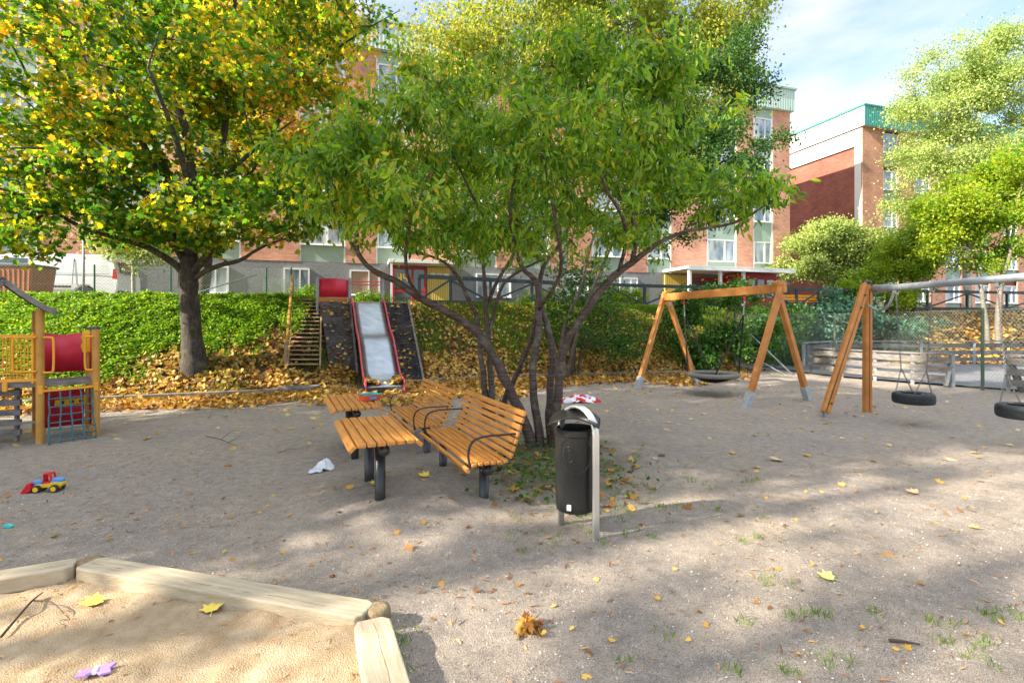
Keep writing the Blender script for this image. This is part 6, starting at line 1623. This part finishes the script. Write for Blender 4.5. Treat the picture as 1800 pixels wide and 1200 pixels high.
# sparse leaves on the gravel
def sparse(x, y):
    k = np.interp(x, KX, KY); return np.where(y < k, 0.12 + 0.88 * np.clip((y - 5) / 8, 0, 1), 0) * np.where((x > 10.3) & (y > 13), 0, 1)
sp = rejection(1150, -9, 12, 3.9, 15, sparse)
scatter_flat('scattered_leaves', sp, 0.085, T_MAPLEC, F_MAPLE, LM_fallen2, 0.25, 0.006, label='single yellow leaves scattered over the gravel')
near_l = rejection(240, -5, 7, 2.0, 5.5, lambda x, y: np.ones(len(x)))
scatter_flat('small_dry_leaves', near_l, 0.042, T_MAPLEC, F_MAPLE, LM_fallen, 0.3, 0.004, label='small dry leaf scraps on the near gravel')
chips = rejection(5200, -6, 8, 1.9, 7.5, lambda x, y: np.where(in_poly(x, y, pit), 0, 0.3 + 0.7 * (vnoise(x, y, 1.5, 61) > 0)))
T_CHIP = [(0.10, 0, 0), (0.12, 0.5, 0.10), (0.05, 1, 0.02), (-0.06, 1, 0.0), (-0.12, 0.5, 0.08), (-0.08, 0, 0)]
scatter_flat('bark_chips', chips, 0.040, T_CHIP, [(0, 1, 4, 5), (1, 2, 3, 4)], LM_chip, 0.25, 0.008, sizevar=1.0, label='small brown bark chips on the near gravel')
chs = rejection(1200, -5, -0.4, 1.6, 3.5, lambda x, y: in_poly(x, y, pit) * 0.5)
scatter_flat('bark_chips', chs, 0.03, T_CHIP, [(0, 1, 4, 5), (1, 2, 3, 4)], LM_chip, 0.25, 0.01, zfn=lambda x, y: np.maximum(sz(x, y), hz(x, y) + 0.012), sizevar=1.0, label='small brown bark chips in the sandpit')
# pebbles : squashed octahedra
T_PEB = [(0.5, 0, 0.1), (0, 0.5, 0.12), (-0.5, 0, 0.1), (0, -0.5, 0.1), (0, 0, 0.42), (0.35, 0.35, 0.05), (-0.35, 0.33, 0.05), (-0.35, -0.35, 0.05), (0.35, -0.35, 0.05)]
F_PEB = [(4, 0, 5), (4, 5, 1), (4, 1, 6), (4, 6, 2), (4, 2, 7), (4, 7, 3), (4, 3, 8), (4, 8, 0)]
pb_ = rejection(15000, -5.5, 6.5, 1.9, 6.5, lambda x, y: np.where(in_poly(x, y, pit), 0.12, 1.0) * np.clip(1.5 - y / 6, 0.15, 1))
scatter_flat('pebbles', pb_, 0.0095, T_PEB, F_PEB, LM_pebble, 0.3, 0.001, sizevar=1.2, label='fine pebbles on the near gravel')
# grass tufts
def tufts(centers, per, h, m, name, label, spread=0.05, zfn=hz):
    c = np.repeat(centers, per, 0); n = len(c)
    xy = c + rng.normal(size=(n, 2)) * spread; z = zfn(xy[:, 0], xy[:, 1])
    L = norm(np.concatenate([rng.normal(size=(n, 2)) * 0.45, np.ones((n, 1))], 1)); N = norm(np.concatenate([rng.normal(size=(n, 2)), np.full((n, 1), 0.2)], 1))
    me = leaves_mesh(name, np.stack([xy[:, 0], xy[:, 1], z], 1), L, N, h * (0.5 + 0.8 * rng.random(n)), T_BLADE if h < 0.2 else T_BLADE, F_BLADE)
    o = link_mesh(name, me, m); return tag(o, label, None, None, 'stuff')
T_BLADE = [(-0.045, 0, 0), (0.045, 0, 0), (0.035, 0.5, 0.05), (0, 1, 0.25), (-0.035, 0.5, 0.05)]
tc_ = rejection(900, -0.7, 3.2, 4.0, 7.6, lambda x, y: np.exp(-(((x - 0.75) / 0.75) ** 2 + ((y - 5.6) / 1.2) ** 2)) * 0.8)
gpx = [(1465, 1150), (1455, 1165), (1345, 1030), (1355, 1022), (1745, 1078), (1785, 1085), (1725, 1080), (1640, 1095), (1680, 1100), (1710, 1155), (1718, 1140), (1280, 1175), (1305, 1095), (1400, 1085), (1420, 1083), (1445, 1080), (1060, 950), (1100, 940), (1215, 850), (1235, 855), (1320, 850), (1330, 845), (1190, 895), (1160, 895), (1080, 1160), (700, 1120), (710, 1135), (720, 1180), (1180, 1120), (1330, 950), (1310, 960), (1260, 900), (1665, 1130), (1395, 1185), (1540, 1080)]
tg = np.array([[G(a, b).x, G(a, b).y] for a, b in gpx])
tufts(np.vstack([tc_, tg, tg + rng.normal(size=tg.shape) * 0.05]), 14, 0.042, LM_grass, 'grass_tufts', 'short green grass tufts on the gravel around bin and cherry', 0.028)
ivy = rejection(2600, -0.6, 2.2, 4.6, 7.4, lambda x, y: np.exp(-(((x - 0.45) / 0.6) ** 2 + ((y - 6.2) / 0.85) ** 2)))
scatter_flat('leaf_weeds', ivy, 0.055, T_ROUND, F_OVAL, LM_shrub, 0.6, 0.08, label='low leafy weeds around the foot of the cherry tree')
ivl = rejection(700, -0.9, 2.6, 4.4, 8.0, lambda x, y: np.exp(-(((x - 0.6) / 0.8) ** 2 + ((y - 6.2) / 1.1) ** 2)))
scatter_flat('scattered_leaves', ivl, 0.085, T_MAPLEC, F_MAPLE, LM_fallen, 0.4, 0.025, label='yellow leaves lodged in the weeds under the cherry')
sg = rejection(26000, -3.4, 12.5, 16.2, 25.5, lambda x, y: np.where((slope_s(x, y) > 0.15) & (slope_s(x, y) < 1.2), np.clip(0.1 + 1.0 * (slope_s(x, y) - 0.2) + vnoise(x, y, 0.8, 71), 0, 1), 0))
tufts(sg, 7, 0.15, LM_grass, 'bank_grass', 'rough grass on the bank below the dark railing', 0.09)
sg = rejection(5000, -9.5, -3.4, 11.3, 16.5, lambda x, y: np.clip(vnoise(x, y, 1.1, 72) * 1.6, 0, 0.5))
tufts(sg, 6, 0.12, LM_grass, 'bank_grass', 'thin grass between the leaves beside the stair', 0.06)
pl_ = rejection(9000, -24, 30, 15.5, 38, lambda x, y: np.where(slope_s(x, y) > 1.0, 0.8, 0))
tufts(pl_, 8, 0.16, LM_grass, 'lawn_grass', 'lawn grass on the level ground before the buildings', 0.14)
# hedge-like ground cover at left
def cover_d(x, y):
    s = slope_s(x, y)
    edge = 0.36 + 0.20 * vnoise(x, y, 0.7, 81) + 0.42 * np.clip((x + 9.0) / 3.2, -0.4, 1.0) + 0.35 * vnoise(x, y, 2.0, 83) + 0.25 * vnoise(x, y, 6.0, 86)
    return np.where((s > edge) & (s < 1.15) & (vnoise(x, y, 3.5, 87) > -0.36) & (x < -6.35 - 0.35 * (y - 14) * 0 - 0.3 * vnoise(x, y, 2, 82)), 1.0, 0)
cv = rejection(46000, -20, -5.2, 8.5, 17.3, cover_d)
n_ = len(cv); per = 7
c = np.repeat(cv, per, 0) + rng.normal(size=(n_ * per, 2)) * 0.09
s0 = slope_s(c[:, 0], c[:, 1]); hgt = 0.05 + 0.17 * np.clip(s0 - 0.3, 0, 0.8) * (0.6 + 0.9 * (vnoise(c[:, 0], c[:, 1], 2.6, 84) + 0.5)) + 0.10 * (vnoise(c[:, 0], c[:, 1], 8, 85) + 0.5)
z = hz(c[:, 0], c[:, 1]) + hgt * (0.45 + 0.6 * rng.random(len(c)))
L = norm(np.stack([rng.normal(size=len(c)), rng.normal(size=len(c)) - 0.3, rng.normal(size=len(c)) * 0.35 + 0.05], 1)); N = norm(np.stack([rng.normal(size=len(c)) * .45, rng.normal(size=len(c)) * .45 - 0.35, np.full(len(c), 0.9)], 1))
me = leaves_mesh('ground_cover', np.stack([c[:, 0], c[:, 1], z], 1), L, N, 0.068 * (0.7 + 0.6 * rng.random(len(c))), T_ROUND, F_OVAL)
tag(link_mesh('ground_cover', me, LM_cover), 'dense bright green ground cover plants over the left bank', None, None, 'stuff')

# leaves on slide, mats, pile at its foot
def slide_leaf(n, f):
    u = rng.random(n); pts = np.array([tuple(f(a)) for a in range(n)]); return pts
pos = []
for k_ in range(260):
    p = MATG[k_ % 2](0.02 + 0.97 * rng.random() ** 1.3, rng.uniform(0.03, 0.97)); pos.append((p.x, p.y, p.z + 0.02))
for k_ in range(520):
    g_f = MATG[k_ % 2]; v_ = rng.random(); p = g_f(0, v_) + SD * (-0.04 + abs(rng.normal()) * 0.16 * (0.4 + abs(math.sin(v_ * 7 + k_ % 2)))); pos.append((p.x, p.y, max(hz1(p.x, p.y), p.z - 0.02) + 0.10 * rng.random()))
for _ in range(420):
    a = rng.random(); side = rng.choice([-1, 1]); ly = 0.1 + 0.65 * rng.random() ** 1.3; lx = side * (0.44 - abs(rng.normal()) * 0.13 * (1.1 if side < 0 else .8)); p = SB + SD * ly + SN * lx
    pos.append((p.x, p.y, 0.26 + 0.22 * max(0, ly - 0.45) + 0.12 * rng.random() * (1 - abs(abs(lx) - 0.5) * 3)))
pos = np.array(pos); n = len(pos)
a = rng.random(n) * 2 * PI; L = np.stack([np.cos(a), np.sin(a), rng.normal(size=n) * .2], 1); N = norm(np.stack([rng.normal(size=n) * .4, rng.normal(size=n) * .4 - .4, np.ones(n)], 1))
me = leaves_mesh('slide_leaves', pos, L, N, 0.11 * (0.6 + 0.6 * rng.random(n)), T_MAPLEC, F_MAPLE)
tag(link_mesh('slide_leaves', me, LM_fallen), 'fallen leaves heaped on the slide foot and the rubber mats', None, None, 'stuff')

# individual big leaves in the foreground
def one_leaf(px, py, size, rz, m, label, z=0.0, zfn=None):
    q = G(px, py, z); zz = (float((zfn or hz)(np.array([q.x]), np.array([q.y]))[0])) + 0.012
    me = bpy.data.meshes.new('fallen_leaf')
    vs = [Vector((x, y, zc * 0.9)) * size for x, y, zc in T_MAPLEC]
    vs.append(Vector((0.02, -0.5, 0.08)) * size); vs.append(Vector((-0.02, -0.5, 0.08)) * size); vs.append(Vector((0.03, 0, 0.05)) * size)
    me.from_pydata([tuple(v) for v in vs], [], F_MAPLE + [(0, 15, 14, 16)]); me.update()
    o = link_mesh('fallen_leaf', me, m); o.location = (q.x, q.y, zz); o.rotation_euler = (0.12, -0.1, rz)
    return tag(o, label, 'leaf', 'large single leaves in the foreground')
M_leafg = mat('yellow_green_leaf', (0.42, 0.50, 0.10), 0.6, color2=(0.60, 0.62, 0.20), scale=18)
M_leafy = mat('yellow_leaf', (0.62, 0.45, 0.05), 0.6, color2=(0.75, 0.60, 0.12), scale=18)
M_leafb = mat('tan_leaf', (0.42, 0.28, 0.14), 0.7, color2=(0.62, 0.46, 0.28), scale=18)
one_leaf(1465, 1024, 0.11, 0.9, M_leafg, 'large pale green leaf on the sunlit gravel at lower right')
one_leaf(180, 1052, 0.13, 2.2, M_leafy, 'curled yellow leaf in the sand below the long plank', 0.06, sz)
one_leaf(372, 1072, 0.12, 0.4, M_leafy, 'bright yellow leaf in the middle of the sandpit', 0.06, sz)
one_leaf(752, 864, 0.13, 1.2, M_leafy, 'yellow leaf on the gravel between table and bench legs')
one_leaf(1370, 808, 0.16, 2.0, M_leafb, 'curled brown leaf on the gravel in front of the nest swing')
one_leaf(1612, 868, 0.12, 0.5, M_leafb, 'tan leaf on the shaded gravel below the tyre swing')
one_leaf(665, 877, 0.12, 2.6, M_leafy, 'orange yellow leaf at the foot of the near table leg')
one_leaf(1010, 902, 0.14, 2.9, M_leafy, 'bright yellow leaf under the litter bin')
# sticks
def stick(pts, r, label, name='stick', sub=()):
    b = pts[0]; root = thing(name, label, 'stick', b)
    m = MB(); m.tube(catmull(pts, 4), interp_list([r, r * 0.8, r * 0.4], (len(pts) - 1) * 4 + 1), 6)
    for s in sub: m.tube(catmull(s, 3), interp_list([r * 0.6, r * 0.25], (len(s) - 1) * 3 + 1), 5)
    m.build('wood', M_twig, root, world=True, smooth=True)
def gg(px, py, dz=0.012, fn=hz1):
    q = G(px, py); q.z = fn(q.x, q.y) + dz; return q
stick([gg(1563, 1128), gg(1590, 1131, .015), gg(1617, 1134)], 0.009, 'pale straight stick on the gravel at lower right')
stick([gg(362, 770), gg(388, 778, .03), gg(418, 790, .02)], 0.006, 'dark forked twig on the gravel below the maple', sub=([gg(388, 778, .03), gg(405, 770, .08), gg(416, 764, .06)], [gg(400, 784, .03), gg(420, 777, .06), gg(432, 772, .03)]))
stick([gg(488, 798), gg(512, 793, .02), gg(534, 789)], 0.004, 'thin pale twig on the gravel left of the tables')
szf = lambda x, y: float(sz(np.array([x]), np.array([y]))[0])
stick([gg(2, 1135, .02, szf), gg(45, 1095, .05, szf), gg(62, 1075, .03, szf), gg(75, 1060, .04, szf)], 0.008, 'dark branching twig in the sand at the left edge', sub=([gg(60, 1078, .03, szf), gg(90, 1085, .04, szf), gg(112, 1100, .02, szf)],))
lc = thing('leaf_clump', 'small heap of dry brown leaves and bark on the near gravel', 'leaf clump', G(928, 1104))
pc = np.array(lc.location)[None, :] * 0 + rng.normal(size=(60, 3)) * np.array([0.035, 0.03, 0.012]) + np.array([0, 0, 0.02])
me = leaves_mesh('leaves', pc, norm(rng.normal(size=(60, 3))), norm(rng.normal(size=(60, 3)) + np.array([0, 0, .5])), 0.05 * (0.6 + 0.8 * rng.random(60)), T_MAPLEC, F_MAPLE)
link_mesh('leaves', me, LM_fallen, lc)
